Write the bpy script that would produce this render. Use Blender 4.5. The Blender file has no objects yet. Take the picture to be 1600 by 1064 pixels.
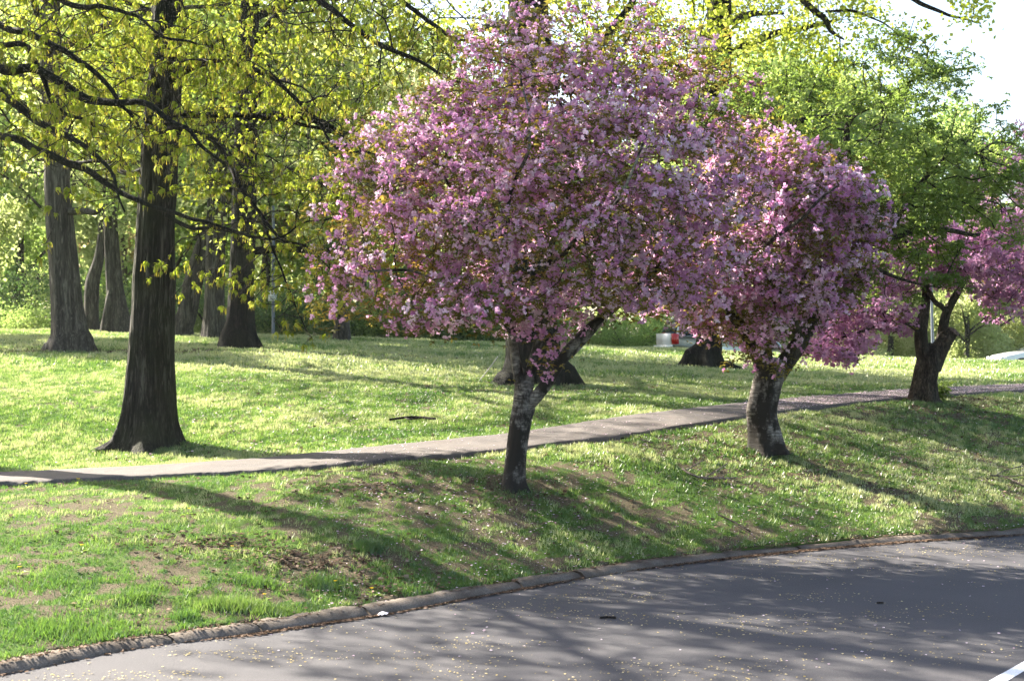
import bpy, math, random
import numpy as np
from mathutils import Vector, Matrix

random.seed(7)
rng = np.random.default_rng(11)
SC = bpy.context.scene
COL = SC.collection

# ------------------------------------------------------------------ camera, sky, sun, exposure
F, CX, CY, CAMZ = 2222.0, 800.0, 532.0, 2.8
cam_d = bpy.data.cameras.new('camera')
cam = bpy.data.objects.new('camera', cam_d); COL.objects.link(cam)
cam.location = (0, 0, CAMZ); cam.rotation_euler = (math.radians(90), 0, 0)
cam_d.sensor_width = 36.0; cam_d.lens = 50.0
cam_d.clip_start = 0.1; cam_d.clip_end = 3000
cam_d.dof.use_dof = True; cam_d.dof.focus_distance = 19.6; cam_d.dof.aperture_fstop = 3.5
SC.camera = cam

SUN_AZ = math.radians(-52); SUN_EL = math.radians(33)
w = bpy.data.worlds.new('World'); SC.world = w; w.use_nodes = True
nt = w.node_tree; bg = nt.nodes['Background']
sky = nt.nodes.new('ShaderNodeTexSky'); sky.sky_type = 'NISHITA'; sky.sun_disc = False
sky.sun_elevation = SUN_EL; sky.sun_rotation = SUN_AZ % (2*math.pi)
sky.air_density = 1.0; sky.dust_density = 2.5; sky.ozone_density = 1.0
nt.links.new(sky.outputs[0], bg.inputs[0]); bg.inputs[1].default_value = 0.07
sun_d = bpy.data.lights.new('sun', 'SUN'); sun_d.energy = 5.0; sun_d.angle = math.radians(0.55)
sun_d.color = (1.0, 0.93, 0.80)
sun = bpy.data.objects.new('sun', sun_d); COL.objects.link(sun)
to_sun = Vector((math.sin(SUN_AZ)*math.cos(SUN_EL), math.cos(SUN_AZ)*math.cos(SUN_EL), math.sin(SUN_EL)))
sun.rotation_euler = (-to_sun).to_track_quat('-Z', 'Y').to_euler()
sun.location = (-30, 40, 40)
SC.view_settings.view_transform = 'Standard'; SC.view_settings.look = 'None'
SC.view_settings.gamma = 1.0; SC.view_settings.use_curve_mapping = False
SC.view_settings.exposure = 2.6
SC.render.engine = 'CYCLES'
SC.cycles.use_denoising = True
SC.cycles.max_bounces = 9; SC.cycles.diffuse_bounces = 5; SC.cycles.transmission_bounces = 5
SC.cycles.transparent_max_bounces = 6
SC.cycles.sample_clamp_indirect = 6

# ------------------------------------------------------------------ helpers
def P(px, py, Y):
    return np.array(((px-CX)/F*Y, Y, CAMZ-(py-CY)/F*Y))

def hash3(i, j, k, seed):
    h = (i*374761393 + j*668265263 + k*2147483647 + seed*1274126177) & 0xFFFFFFFF
    h = ((h ^ (h >> 13))*1274126177) & 0xFFFFFFFF
    h = h ^ (h >> 16)
    return (h & 0xFFFF)/65535.0
def vnoise(x, y, z, seed=0):
    x = np.asarray(x, float); y = np.asarray(y, float)+0*x; z = np.asarray(z, float)+0*x
    xi = np.floor(x).astype(np.int64); yi = np.floor(y).astype(np.int64); zi = np.floor(z).astype(np.int64)
    fx = x-xi; fy = y-yi; fz = z-zi
    fx = fx*fx*(3-2*fx); fy = fy*fy*(3-2*fy); fz = fz*fz*(3-2*fz)
    r = 0
    for a in (0, 1):
        for b in (0, 1):
            for c in (0, 1):
                wt = (fx if a else 1-fx)*(fy if b else 1-fy)*(fz if c else 1-fz)
                r = r + wt*hash3(xi+a, yi+b, zi+c, seed)
    return r
def fbm(x, y, z, seed=0, o=4):
    r = 0; a = .5; t = 0
    for k in range(o):
        r = r + a*vnoise(np.asarray(x)*2**k, np.asarray(y)*2**k, np.asarray(z)*2**k, seed+k*17); t += a; a *= .5
    return r/t

def mk_mesh(name, V, Fc, mats=(), midx=None, attrs=None, smooth=False):
    V = np.ascontiguousarray(V, dtype=np.float32); Fc = np.ascontiguousarray(Fc, dtype=np.int32)
    me = bpy.data.meshes.new(name)
    nf, k = Fc.shape
    me.vertices.add(len(V)); me.vertices.foreach_set('co', V.ravel())
    me.loops.add(nf*k); me.loops.foreach_set('vertex_index', Fc.ravel())
    me.polygons.add(nf); me.polygons.foreach_set('loop_start', np.arange(0, nf*k, k, dtype=np.int32))
    if smooth: me.polygons.foreach_set('use_smooth', np.ones(nf, dtype=bool))
    for m in mats: me.materials.append(m)
    if midx is not None: me.polygons.foreach_set('material_index', np.ascontiguousarray(midx, dtype=np.int32))
    for an, av in (attrs or {}).items():
        at = me.attributes.new(an, 'FLOAT', 'POINT'); at.data.foreach_set('value', np.ascontiguousarray(av, dtype=np.float32))
    me.update(calc_edges=True)
    return me
def mk_obj(name, me, parent=None, loc=(0, 0, 0), **props):
    o = bpy.data.objects.new(name, me); COL.objects.link(o); o.location = loc
    if parent is not None: o.parent = parent
    for k, v in props.items(): o[k] = v
    return o
def thing(name, label, cat, loc=(0, 0, 0), group=None):
    o = bpy.data.objects.new(name, None); COL.objects.link(o); o.location = loc
    o.empty_display_size = .2
    o['label'] = label; o['category'] = cat
    if group: o['group'] = group
    return o
def copy_tree(o, parent=None):
    c = o.copy(); COL.objects.link(c)
    if parent is not None: c.parent = parent
    for ch in list(o.children): copy_tree(ch, c)
    return c

class Poly:
    """collects pieces of quads / tris (tris stored as degenerate-free separate list)"""
    def __init__(s): s.V = []; s.Q = []; s.n = 0; s.M = []; s.T = []
    def add(s, V, Q, m=0, tint=None):
        V = np.asarray(V, float); Q = np.asarray(Q, int)
        s.V.append(V); s.Q.append(Q+s.n); s.n += len(V)
        s.M.append(np.full(len(Q), m, int) if np.isscalar(m) else np.asarray(m, int))
        s.T.append(np.full(len(V), .5) if tint is None else (np.full(len(V), tint) if np.isscalar(tint) else tint))
    def box(s, c, h, m=0, R=None):
        V = np.array([[a, b, d] for a in (-1, 1) for b in (-1, 1) for d in (-1, 1)], float)*np.asarray(h)
        if R is not None: V = V@np.asarray(R).T
        s.add(V+np.asarray(c), [[0, 1, 3, 2], [4, 6, 7, 5], [0, 4, 5, 1], [2, 3, 7, 6], [0, 2, 6, 4], [1, 5, 7, 3]], m)
    def mesh(s, name, mats, smooth=False, off=(0, 0, 0)):
        return mk_mesh(name, np.concatenate(s.V)-np.asarray(off), np.concatenate(s.Q), mats, np.concatenate(s.M), {'tint': np.concatenate(s.T)}, smooth)

def frames(T):
    T = T/np.maximum(np.linalg.norm(T, axis=1, keepdims=True), 1e-9)
    ref = np.where(np.abs(T[:, 2:3]) > .9, np.array([[0., 1., 0.]]), np.array([[0., 0., 1.]]))
    ref = np.array([[0.31, 0.92, 0.11]]) + 0*T
    U = np.cross(ref, T); U /= np.maximum(np.linalg.norm(U, axis=1, keepdims=True), 1e-9)
    return T, U, np.cross(T, U)

def spline(pts, seg=.22):
    """Catmull-Rom through (x,y,z,r)"""
    p = np.array(pts, float); out = []
    q = np.vstack([2*p[0]-p[1], p, 2*p[-1]-p[-2]])
    for i in range(1, len(q)-2):
        n = max(1, int(np.linalg.norm(q[i+1, :3]-q[i, :3])/seg))
        for t in np.arange(n)/n:
            a, b, c, d = q[i-1:i+3]
            out.append(.5*((2*b)+(-a+c)*t+(2*a-5*b+4*c-d)*t*t+(-a+3*b-3*c+d)*t**3))
    out.append(p[-1]); out = np.array(out); out[:, 3] = np.maximum(out[:, 3], .004)
    return out

def tube(pl, path, sides, rough=.05, freq=5., flare=0., flare_h=.4, lobes=5, seed=0, m=0, cap=True, base=None, knots=()):
    path = np.array(path); C = path[:, :3]; r = path[:, 3]
    T = np.gradient(C, axis=0)
    T, U, W = frames(T)
    # parallel-transport to avoid twist
    for i in range(1, len(U)):
        u = U[i-1]-T[i]*np.dot(U[i-1], T[i]); U[i] = u/np.linalg.norm(u); W[i] = np.cross(T[i], U[i])
    a = np.linspace(0, 2*math.pi, sides, endpoint=False)
    ca, sa = np.cos(a), np.sin(a)
    D = U[:, None, :]*ca[None, :, None]+W[:, None, :]*sa[None, :, None]
    L = np.concatenate([[0], np.cumsum(np.linalg.norm(np.diff(C, axis=0), axis=1))])
    rr = np.repeat(r[:, None], sides, 1)
    A = np.broadcast_to(a[None, :], rr.shape); LL = np.broadcast_to(L[:, None], rr.shape)
    nz = vnoise(np.cos(A)*freq+40, np.sin(A)*freq+40, LL*.7, seed)-.5
    nz2 = vnoise(np.cos(A)*freq*3.3+40, np.sin(A)*freq*3.3+40, LL*3.1, seed+5)-.5
    nz3 = vnoise(np.cos(A)*1.6+9, np.sin(A)*1.6+9, LL*1.1, seed+9)-.5
    k = 1+rough*(nz*1.2+nz2*.9+nz3*1.6)
    if flare > 0:
        h = LL
        ph = seed*1.7
        lob = .5+.5*np.sin(A*lobes+ph+.9*np.sin(A*2+seed))
        lob = lob**1.5
        k = k+flare*np.exp(-h/flare_h)*(.35+1.1*lob)+.10*np.exp(-h/(flare_h*3))*(lob-.3)
        k = k+np.exp(-h/flare_h)*flare*.5*(vnoise(np.cos(A)*3+9, np.sin(A)*3+9, h*6, seed+3)-.5)
    for (kl, ka, kw, kr) in knots:
        da = np.angle(np.exp(1j*(A-ka)))
        k = k+kr*np.exp(-((LL-kl)/kw)**2-(da/.5)**2)
    V = C[:, None, :]+D*(rr*k)[:, :, None]
    n = len(C); idx = np.arange(n*sides).reshape(n, sides)
    q = np.stack([idx[:-1], np.roll(idx[:-1], -1, 1), np.roll(idx[1:], -1, 1), idx[1:]], -1).reshape(-1, 4)
    V = V.reshape(-1, 3)
    if cap:
        V = np.vstack([V, C[-1]+T[-1]*r[-1]*.25])
        last = idx[-1]; ce = len(V)-1
        cq = np.array([[last[i], last[(i+1) % sides], last[(i+2) % sides], ce] for i in range(0, sides-1, 2)])
        q = np.vstack([q, cq])
    pl.add(V, q, m)

def colonize(P0, r0, A, step, kill, iters=90, trop=(0, 0, 0), jit=.25, rg=rng, cap=16000):
    n = len(P0); N = np.zeros((cap, 3)); N[:n] = P0
    par = np.full(cap, -1); nch = np.zeros(cap, int)
    trop = np.array(trop, float)
    def near(Am, Nm):
        bd = np.full(len(Am), 1e9); bi = np.zeros(len(Am), int)
        for s in range(0, len(Nm), 400):
            d = np.linalg.norm(Am[:, None]-Nm[None, s:s+400], axis=2); j = d.argmin(1); dd = d[np.arange(len(Am)), j]
            m = dd < bd; bd[m] = dd[m]; bi[m] = j[m]+s
        return bd, bi
    nd, ni = near(A, N[:n])
    al = nd > kill
    for it in range(iters):
        if not al.any() or n > cap-1500: break
        a = np.where(al)[0]; o = ni[a]
        dv = (A[a]-N[o])/nd[a][:, None]
        S = np.zeros((n, 3)); np.add.at(S, o, dv)
        u = np.unique(o); u = u[nch[u] < 3]
        if len(u) == 0: break
        d = S[u]; d = d/np.maximum(np.linalg.norm(d, axis=1, keepdims=True), 1e-6)
        # inertia keeps branches sweeping
        pr = par[u]; has = pr >= 0
        inert = np.zeros_like(d); inert[has] = N[u[has]]-N[pr[has]]
        inert /= np.maximum(np.linalg.norm(inert, axis=1, keepdims=True), 1e-6)
        d = d+.35*inert+trop+rg.normal(0, jit, d.shape)
        d /= np.linalg.norm(d, axis=1, keepdims=True)
        new = N[u]+d*step*rg.uniform(.8, 1.2, (len(u), 1)); m = len(u)
        N[n:n+m] = new; par[n:n+m] = u; nch[u] += 1
        ai = np.where(al)[0]
        bd, bi = near(A[ai], new)
        mm = bd < nd[ai]; nd[ai[mm]] = bd[mm]; ni[ai[mm]] = bi[mm]+n
        n += m
        al &= nd > kill
    return N[:n], par[:n]

def skeleton_radii(N, par, n0, rt, p=2.4):
    r = np.zeros(len(N)); acc = np.zeros(len(N))
    for i in range(len(N)-1, n0-1, -1):
        r[i] = max(rt, acc[i]**(1/p)); acc[par[i]] += r[i]**p
    return r

def twig_tubes(pl, N, par, r, n0, sides=4, m=0):
    i = np.arange(n0, len(N)); p = par[i]
    d = N[i]-N[p]
    T = np.zeros_like(N); T[i] = d/np.maximum(np.linalg.norm(d, axis=1, keepdims=True), 1e-9)
    # main child = thickest
    main = np.full(len(N), -1)
    for k in i[::-1]:
        q = par[k]
        if main[q] < 0 or r[k] > r[main[q]]: main[q] = k
    tn = T.copy(); hm = (main >= 0) & (np.arange(len(N)) >= n0)
    tn[hm] = T[hm]+T[main[hm]]
    _, U, W = frames(tn[i])
    st = tn[p].copy(); side = (main[p] != i) | (p < n0); st[side] = T[i][side]
    _, U2, W2 = frames(st)
    rs = r[i]*1.12; ok = ~side; rs[ok] = np.maximum(r[p][ok], r[i][ok])
    rs = np.minimum(rs, r[i]*1.6)
    a = np.linspace(0, 2*math.pi, sides, endpoint=False)
    A0 = N[p][:, None]+(U2[:, None]*np.cos(a)[None, :, None]+W2[:, None]*np.sin(a)[None, :, None])*rs[:, None, None]
    A1 = N[i][:, None]+(U[:, None]*np.cos(a)[None, :, None]+W[:, None]*np.sin(a)[None, :, None])*r[i][:, None, None]
    V = np.concatenate([A0, A1], 1).reshape(-1, 3)
    k = np.arange(sides); q = np.stack([k, (k+1) % sides, (k+1) % sides+sides, k+sides], -1)
    Q = (q[None]+(np.arange(len(i))*2*sides)[:, None, None]).reshape(-1, 4)
    pl.add(V, Q, m)

def segs(pl, A, B, r, m=0):
    """three-sided spurs from A to B"""
    d = B-A; _, U, W = frames(d); a = np.array([0, 2.1, 4.2])
    ring = U[:, None]*np.cos(a)[None, :, None]+W[:, None]*np.sin(a)[None, :, None]
    V = np.concatenate([A[:, None]+ring*r, B[:, None]+ring*r*.7], 1).reshape(-1, 3)
    q = np.array([[0, 1, 4, 3], [1, 2, 5, 4], [2, 0, 3, 5]])
    pl.add(V, (q[None]+(np.arange(len(A))*6)[:, None, None]).reshape(-1, 4), m)

def rot_random(n, rg=rng):
    q = rg.normal(size=(n, 4)); q /= np.linalg.norm(q, axis=1, keepdims=True)
    w_, x, y, z = q.T
    return np.stack([np.stack([1-2*(y*y+z*z), 2*(x*y-w_*z), 2*(x*z+w_*y)], -1),
                     np.stack([2*(x*y+w_*z), 1-2*(x*x+z*z), 2*(y*z-w_*x)], -1),
                     np.stack([2*(x*z-w_*y), 2*(y*z+w_*x), 1-2*(x*x+y*y)], -1)], 1)
def rot_upright(n, tilt=.3, rg=rng):
    a = rg.uniform(0, 2*math.pi, n); c, s = np.cos(a), np.sin(a); z = np.zeros(n); o = np.ones(n)
    Rz = np.stack([np.stack([c, -s, z], -1), np.stack([s, c, z], -1), np.stack([z, z, o], -1)], 1)
    b = rg.normal(0, tilt, n); c, s = np.cos(b), np.sin(b)
    Rx = np.stack([np.stack([o, z, z], -1), np.stack([z, c, -s], -1), np.stack([z, s, c], -1)], 1)
    return Rz@Rx
def scatter(pl, temps, pos, R, sc, tint, rg=rng):
    """temps: list of (V, Q, midx)"""
    which = rg.integers(0, len(temps), len(pos))
    for t, (V, Q, M) in enumerate(temps):
        s = np.where(which == t)[0]
        if len(s) == 0: continue
        W = np.einsum('nij,vj->nvi', R[s], V)*sc[s][:, None, None]+pos[s][:, None]
        tt = np.repeat(tint[s], len(V))+np.tile(rg.uniform(-.12, .12, len(V)), len(s))
        pl.add(W.reshape(-1, 3), (Q[None]+(np.arange(len(s))*len(V))[:, None, None]).reshape(-1, 4), np.tile(M, len(s)), tt)

# ------------------------------------------------------------------ materials
def new_mat(name):
    m = bpy.data.materials.new(name); m.use_nodes = True; m.node_tree.nodes.clear()
    return m, m.node_tree
def N_(nt, typ, **kw):
    n = nt.nodes.new(typ)
    for k, v in kw.items():
        if k.startswith('_'): setattr(n, k[1:], v)
        else: n.inputs[k].default_value = v
    return n
def ramp(nt, fac, stops):
    n = nt.nodes.new('ShaderNodeValToRGB'); cr = n.color_ramp
    while len(cr.elements) > 1: cr.elements.remove(cr.elements[-1])
    cr.elements[0].position = stops[0][0]; cr.elements[0].color = (*stops[0][1], 1)
    for p, c in stops[1:]:
        e = cr.elements.new(p); e.color = (*c, 1)
    if fac is not None: nt.links.new(fac, n.inputs[0])
    return n
def mixc(nt, fac, a, b, mode='MIX'):
    n = nt.nodes.new('ShaderNodeMix'); n.data_type = 'RGBA'; n.blend_type = mode
    for sock, v in ((n.inputs[0], fac), (n.inputs[6], a), (n.inputs[7], b)):
        if hasattr(v, 'is_linked'): nt.links.new(v, sock)
        elif isinstance(v, (tuple, list)): sock.default_value = (*v, 1)
        else: sock.default_value = v
    return n.outputs[2]
def noise(nt, scale, detail=6, rough=.6, vec=None, dist=0):
    n = nt.nodes.new('ShaderNodeTexNoise'); n.inputs['Scale'].default_value = scale
    n.inputs['Detail'].default_value = detail; n.inputs['Roughness'].default_value = rough; n.inputs['Distortion'].default_value = dist
    if vec is not None: nt.links.new(vec, n.inputs['Vector'])
    return n.outputs[0]
def coords(nt, scale=(1, 1, 1), kind='Object'):
    tc = nt.nodes.new('ShaderNodeTexCoord'); mp = nt.nodes.new('ShaderNodeMapping'); mp.inputs['Scale'].default_value = scale
    nt.links.new(tc.outputs[kind], mp.inputs[0]); return mp.outputs[0]
def finish(nt, col, rough=.85, spec=.3, bump=None, bstr=.5, bdist=.02, metal=0):
    b = nt.nodes.new('ShaderNodeBsdfPrincipled'); o = nt.nodes.new('ShaderNodeOutputMaterial')
    if hasattr(col, 'is_linked'): nt.links.new(col, b.inputs['Base Color'])
    else: b.inputs['Base Color'].default_value = (*col, 1)
    if hasattr(rough, 'is_linked'): nt.links.new(rough, b.inputs['Roughness'])
    else: b.inputs['Roughness'].default_value = rough
    b.inputs['Specular IOR Level'].default_value = spec; b.inputs['Metallic'].default_value = metal
    if bump is not None:
        n = nt.nodes.new('ShaderNodeBump'); n.inputs['Strength'].default_value = bstr; n.inputs['Distance'].default_value = bdist
        nt.links.new(bump, n.inputs['Height']); nt.links.new(n.outputs[0], b.inputs['Normal'])
    nt.links.new(b.outputs[0], o.inputs[0]); return b

def foliage(name, stops, trans=.5, gloss=.06, tsat=None):
    m, nt = new_mat(name)
    at = nt.nodes.new('ShaderNodeAttribute'); at.attribute_name = 'tint'
    oi = nt.nodes.new('ShaderNodeObjectInfo')
    ma = nt.nodes.new('ShaderNodeMath'); ma.operation = 'MULTIPLY_ADD'; nt.links.new(oi.outputs['Random'], ma.inputs[0])
    ma.inputs[1].default_value = .24; ma.inputs[2].default_value = -.12
    ad = nt.nodes.new('ShaderNodeMath'); ad.operation = 'ADD'; nt.links.new(at.outputs['Fac'], ad.inputs[0]); nt.links.new(ma.outputs[0], ad.inputs[1])
    r = ramp(nt, ad.outputs[0], stops)
    d = nt.nodes.new('ShaderNodeBsdfDiffuse'); t = nt.nodes.new('ShaderNodeBsdfTranslucent'); g = nt.nodes.new('ShaderNodeBsdfGlossy')
    g.inputs['Roughness'].default_value = .45
    nt.links.new(r.outputs[0], d.inputs[0])
    if tsat:
        c = mixc(nt, 1.0, r.outputs[0], tsat, 'MULTIPLY'); nt.links.new(c, t.inputs[0])
    else: nt.links.new(r.outputs[0], t.inputs[0])
    x = nt.nodes.new('ShaderNodeMixShader'); x.inputs[0].default_value = trans
    nt.links.new(d.outputs[0], x.inputs[1]); nt.links.new(t.outputs[0], x.inputs[2])
    y = nt.nodes.new('ShaderNodeMixShader'); y.inputs[0].default_value = gloss
    nt.links.new(x.outputs[0], y.inputs[1]); nt.links.new(g.outputs[0], y.inputs[2])
    o = nt.nodes.new('ShaderNodeOutputMaterial'); nt.links.new(y.outputs[0], o.inputs[0])
    return m

def bark(name, dark, mid, light, scale=9., moss=.0, stretch=.09, bd=.06):
    m, nt = new_mat(name)
    v = coords(nt, (1, 1, stretch))
    n1 = noise(nt, scale, 5, .65, v, .6); n2 = noise(nt, scale*3.4, 3, .6, v)
    n0 = noise(nt, scale*1.9, 4, .55, v, 1.2)
    rd = nt.nodes.new('ShaderNodeMath'); rd.operation = 'SUBTRACT'; nt.links.new(n0, rd.inputs[0]); rd.inputs[1].default_value = .5
    ab = nt.nodes.new('ShaderNodeMath'); ab.operation = 'ABSOLUTE'; nt.links.new(rd.outputs[0], ab.inputs[0])
    mul = nt.nodes.new('ShaderNodeMath'); mul.operation = 'MULTIPLY_ADD'; nt.links.new(ab.outputs[0], mul.inputs[0]); mul.inputs[1].default_value = 1.9
    nt.links.new(n1, mul.inputs[2])
    ad = nt.nodes.new('ShaderNodeMath'); ad.operation = 'MULTIPLY_ADD'; nt.links.new(n2, ad.inputs[0]); ad.inputs[1].default_value = .3; nt.links.new(mul.outputs[0], ad.inputs[2])
    c = ramp(nt, ad.outputs[0], [(.55, dark), (.78, mid), (1.0, light)]).outputs[0]
    big = noise(nt, 1.3, 3, .6, coords(nt))
    c = mixc(nt, ramp(nt, big, [(.4, (0, 0, 0)), (.68, (moss, moss, moss))]).outputs[0], c, (.035, .042, .018))
    finish(nt, c, .9, .2, ad.outputs[0], 1.0, bd)
    return m
def cherry_bark(name):
    m, nt = new_mat(name)
    v = coords(nt, (1, 1, 5)); v2 = coords(nt, (1, 1, .6))
    n1 = noise(nt, 7, 5, .65, v); n2 = noise(nt, 3.2, 5, .7, v2)
    a = ramp(nt, n1, [(.35, (.04, .031, .027)), (.55, (.20, .175, .155)), (.75, (.36, .33, .30))]).outputs[0]
    c = mixc(nt, ramp(nt, n2, [(.47, (1, 1, 1)), (.58, (0, 0, 0))]).outputs[0], a, (.018, .014, .011))
    sx = nt.nodes.new('ShaderNodeSeparateXYZ'); tc_ = nt.nodes.new('ShaderNodeTexCoord'); nt.links.new(tc_.outputs['Object'], sx.inputs[0])
    wz = nt.nodes.new('ShaderNodeMath'); wz.operation = 'MULTIPLY_ADD'; nt.links.new(n2, wz.inputs[0]); wz.inputs[1].default_value = .9; nt.links.new(sx.outputs[2], wz.inputs[2])
    # rough dark scabby bark at the foot of the stem
    c = mixc(nt, ramp(nt, wz.outputs[0], [(.62, (1, 1, 1)), (.80, (0, 0, 0))]).outputs[0], c, (.022, .018, .014))
    finish(nt, c, .85, .25, n1, .8, .015)
    return m
M = {}
M['oak_bark'] = bark('oak_bark', (.005, .004, .0035), (.022, .019, .015), (.10, .09, .075), 10, .55)
M['grey_bark'] = bark('grey_bark', (.014, .012, .010), (.065, .055, .046), (.16, .145, .12), 8, .15)
M['backlit_bark'] = bark('backlit_bark', (.003, .0025, .002), (.010, .0085, .007), (.034, .029, .023), 9, .3)  # shade of backlit trunks and limbs put into the bark colour
M['cherry_bark'] = cherry_bark('cherry_bark')
M['cherry_bark_dark'] = bark('cherry_bark_dark', (.015, .011, .008), (.055, .043, .034), (.14, .11, .08), 11, .25, .3)
M['twig'] = bark('twig_bark', (.014, .011, .009), (.035, .028, .024), (.07, .06, .05), 20, 0)
M['twig_cherry'] = bark('twig_cherry', (.02, .012, .012), (.05, .03, .03), (.09, .06, .06), 20, 0)
M['blossom'] = foliage('blossom', [(0, (.44, .15, .34)), (.35, (.64, .29, .53)), (.7, (.79, .47, .69)), (1, (.92, .74, .86))], .5, .02)
M['blossom_deep'] = foliage('blossom_deep', [(0, (.32, .10, .22)), (.5, (.50, .23, .40)), (1, (.70, .44, .62))], .42, .02)
M['bronze_leaf'] = foliage('bronze_leaf', [(0, (.08, .085, .015)), (.4, (.17, .155, .025)), (.75, (.30, .24, .04)), (1, (.45, .25, .05))], .55, .04)
M['green_leaf'] = foliage('green_leaf', [(0, (.10, .155, .022)), (.5, (.20, .29, .05)), (1, (.35, .44, .12))], .62, .04)
M['oak_leaf'] = foliage('oak_leaf', [(0, (.17, .22, .015)), (.5, (.31, .37, .03)), (1, (.52, .54, .09))], .6, .02)
M['catkin'] = foliage('catkin', [(0, (.28, .24, .03)), (1, (.46, .38, .06))], .4, .02)
M['pale_leaf'] = foliage('pale_leaf', [(0, (.28, .35, .10)), (.5, (.44, .50, .19)), (1, (.62, .64, .34))], .6, .02)
M['wood_leaf'] = foliage('wood_leaf', [(0, (.18, .28, .06)), (.5, (.30, .42, .10)), (1, (.46, .54, .17))], .6, .02)
M['rust_leaf'] = foliage('rust_leaf', [(0, (.22, .16, .06)), (.5, (.34, .28, .12)), (1, (.44, .36, .2))], .5, .03)
M['shrub_leaf'] = foliage('shrub_leaf', [(0, (.06, .12, .03)), (.5, (.13, .22, .05)), (1, (.3, .38, .10))], .55, .04)
M['grass'] = foliage('grass_blade', [(0, (.035, .09, .012)), (.35, (.08, .165, .02)), (.7, (.16, .26, .035)), (1, (.38, .41, .17))], .5, .09)

# ------------------------------------------------------------------ terrain shape
us = np.array([-300, 0, 200, 400, 600, 800, 1000, 1200, 1400, 1600, 1900.])
tK = np.array([11.2, 12.01, 13.0, 13.73, 14.7, 16.1, 17.6, 18.85, 19.9, 20.7, 21.6])
knY = [tK,
       np.array([19.8, 20.0, 20.05, 20.2, 20.5, 21.4, 23.2, 26.3, 29.8, 33, 37.]),
       np.array([21.2, 21.4, 21.55, 21.9, 22.4, 23.4, 25.6, 28.9, 32.4, 35.8, 40.]),
       np.array([29, 29, 29, 29, 29, 30, 32, 35, 38, 42, 46.]),
       np.array([40, 40, 40, 40, 40, 40, 42, 44, 46, 48, 50.])+.0,
       np.full(11, 53.), np.full(11, 57.), np.full(11, 64.), np.full(11, 640.)]
pPN = np.array([752, 758, 748, 740, 722, 705, 680, 648, 625, 612, 598.])
pPF = np.array([738, 742, 733, 720, 700, 680, 650, 628, 612, 602, 590.])
pA = np.array([612, 612, 613, 615, 617, 611, 603, 597, 592, 583, 575.])
pB = np.array([545, 545, 546, 549, 556, 562, 566, 571, 572, 573, 573.])
pC = np.array([512, 515, 519, 524, 531, 536, 543, 552, 558, 565, 568.])
zz = lambda p, Y: CAMZ-(p-CY)/F*Y
zc = zz(pC, 53)
knZ = [np.full(11, .07), zz(pPN, knY[1]), zz(pPF, knY[2]), zz(pA, knY[3]), zz(pB, knY[4]), zc, zc-.6, zc-.75, zc-3.]
ug = np.linspace(-300, 1900, 551)
def sm(a):
    b = np.interp(ug, us, a); k = np.exp(-np.linspace(-2, 2, 41)**2); k /= k.sum()
    return np.convolve(np.pad(b, 20, mode='reflect', reflect_type='odd'), k, 'valid')
gY = np.array([sm(a) for a in knY]); gZ = np.array([sm(a) for a in knZ])
def uof(x, y): return np.clip(CX+F*np.asarray(x, float)/np.maximum(y, 3.), -300, 1900)
def knots_at(u): return np.array([np.interp(u, ug, r) for r in gY]), np.array([np.interp(u, ug, r) for r in gZ])
def hgt(x, y, micro=True):
    x = np.atleast_1d(np.asarray(x, float)); y = np.atleast_1d(np.asarray(y, float))
    Y, Z = knots_at(uof(x, y))
    S = (Z[1:]-Z[:-1])/(Y[1:]-Y[:-1])
    m = np.zeros_like(Z); m[0] = S[0]; m[-1] = S[-1]
    m[1:-1] = np.where(S[1:]*S[:-1] > 0, 2*S[1:]*S[:-1]/np.where(np.abs(S[1:]+S[:-1]) < 1e-9, 1, S[1:]+S[:-1]), 0)
    out = np.zeros_like(x)
    for j in range(len(Y)-1):
        s = (y >= Y[j]) & (y < Y[j+1])
        H = Y[j+1]-Y[j]; t = np.clip((y-Y[j])/H, 0, 1)
        v = (2*t**3-3*t**2+1)*Z[j]+(t**3-2*t**2+t)*H*m[j]+(-2*t**3+3*t**2)*Z[j+1]+(t**3-t**2)*H*m[j+1]
        out = np.where(s, v, out)
    if micro:
        e = np.clip((y-Y[0])/1.2, 0, 1)*np.clip(np.minimum(abs(y-Y[1]), abs(y-Y[2]))/.8, .15, 1)
        amp = .09+.05*np.clip((y-30)/15, 0, 1)
        out = out+np.where(y > Y[0], e*(amp*(fbm(x*.55, y*.55, 0, 3, 3)-.5)+.055*(fbm(x*2.6, y*2.6, 0, 4, 3)-.5)*np.clip((46-y)/15, .2, 1)), 0)
        out = out-.075*np.clip(vnoise(x*1.3, y*.4, 0, 91)*1.6-.35, 0, 1)*np.exp(-((y-Y[1]+.13)/.11)**2)
    return out
def h1(x, y): return float(hgt(x, y)[0])
def ground_hit(px, py):
    Y = np.arange(12, 56, .02); x = (px-CX)/F*Y; z = CAMZ-(py-CY)/F*Y
    d = z-hgt(x, Y); k = np.where((d[:-1] > 0) & (d[1:] <= 0))[0]
    i = k[0] if len(k) else np.abs(d).argmin()
    return np.array([x[i], Y[i], hgt(x[i], Y[i])[0]])
def road_hit(px, py):
    Y = CAMZ*F/(py-CY); return np.array([(px-CX)/F*Y, Y, 0.])

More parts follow.
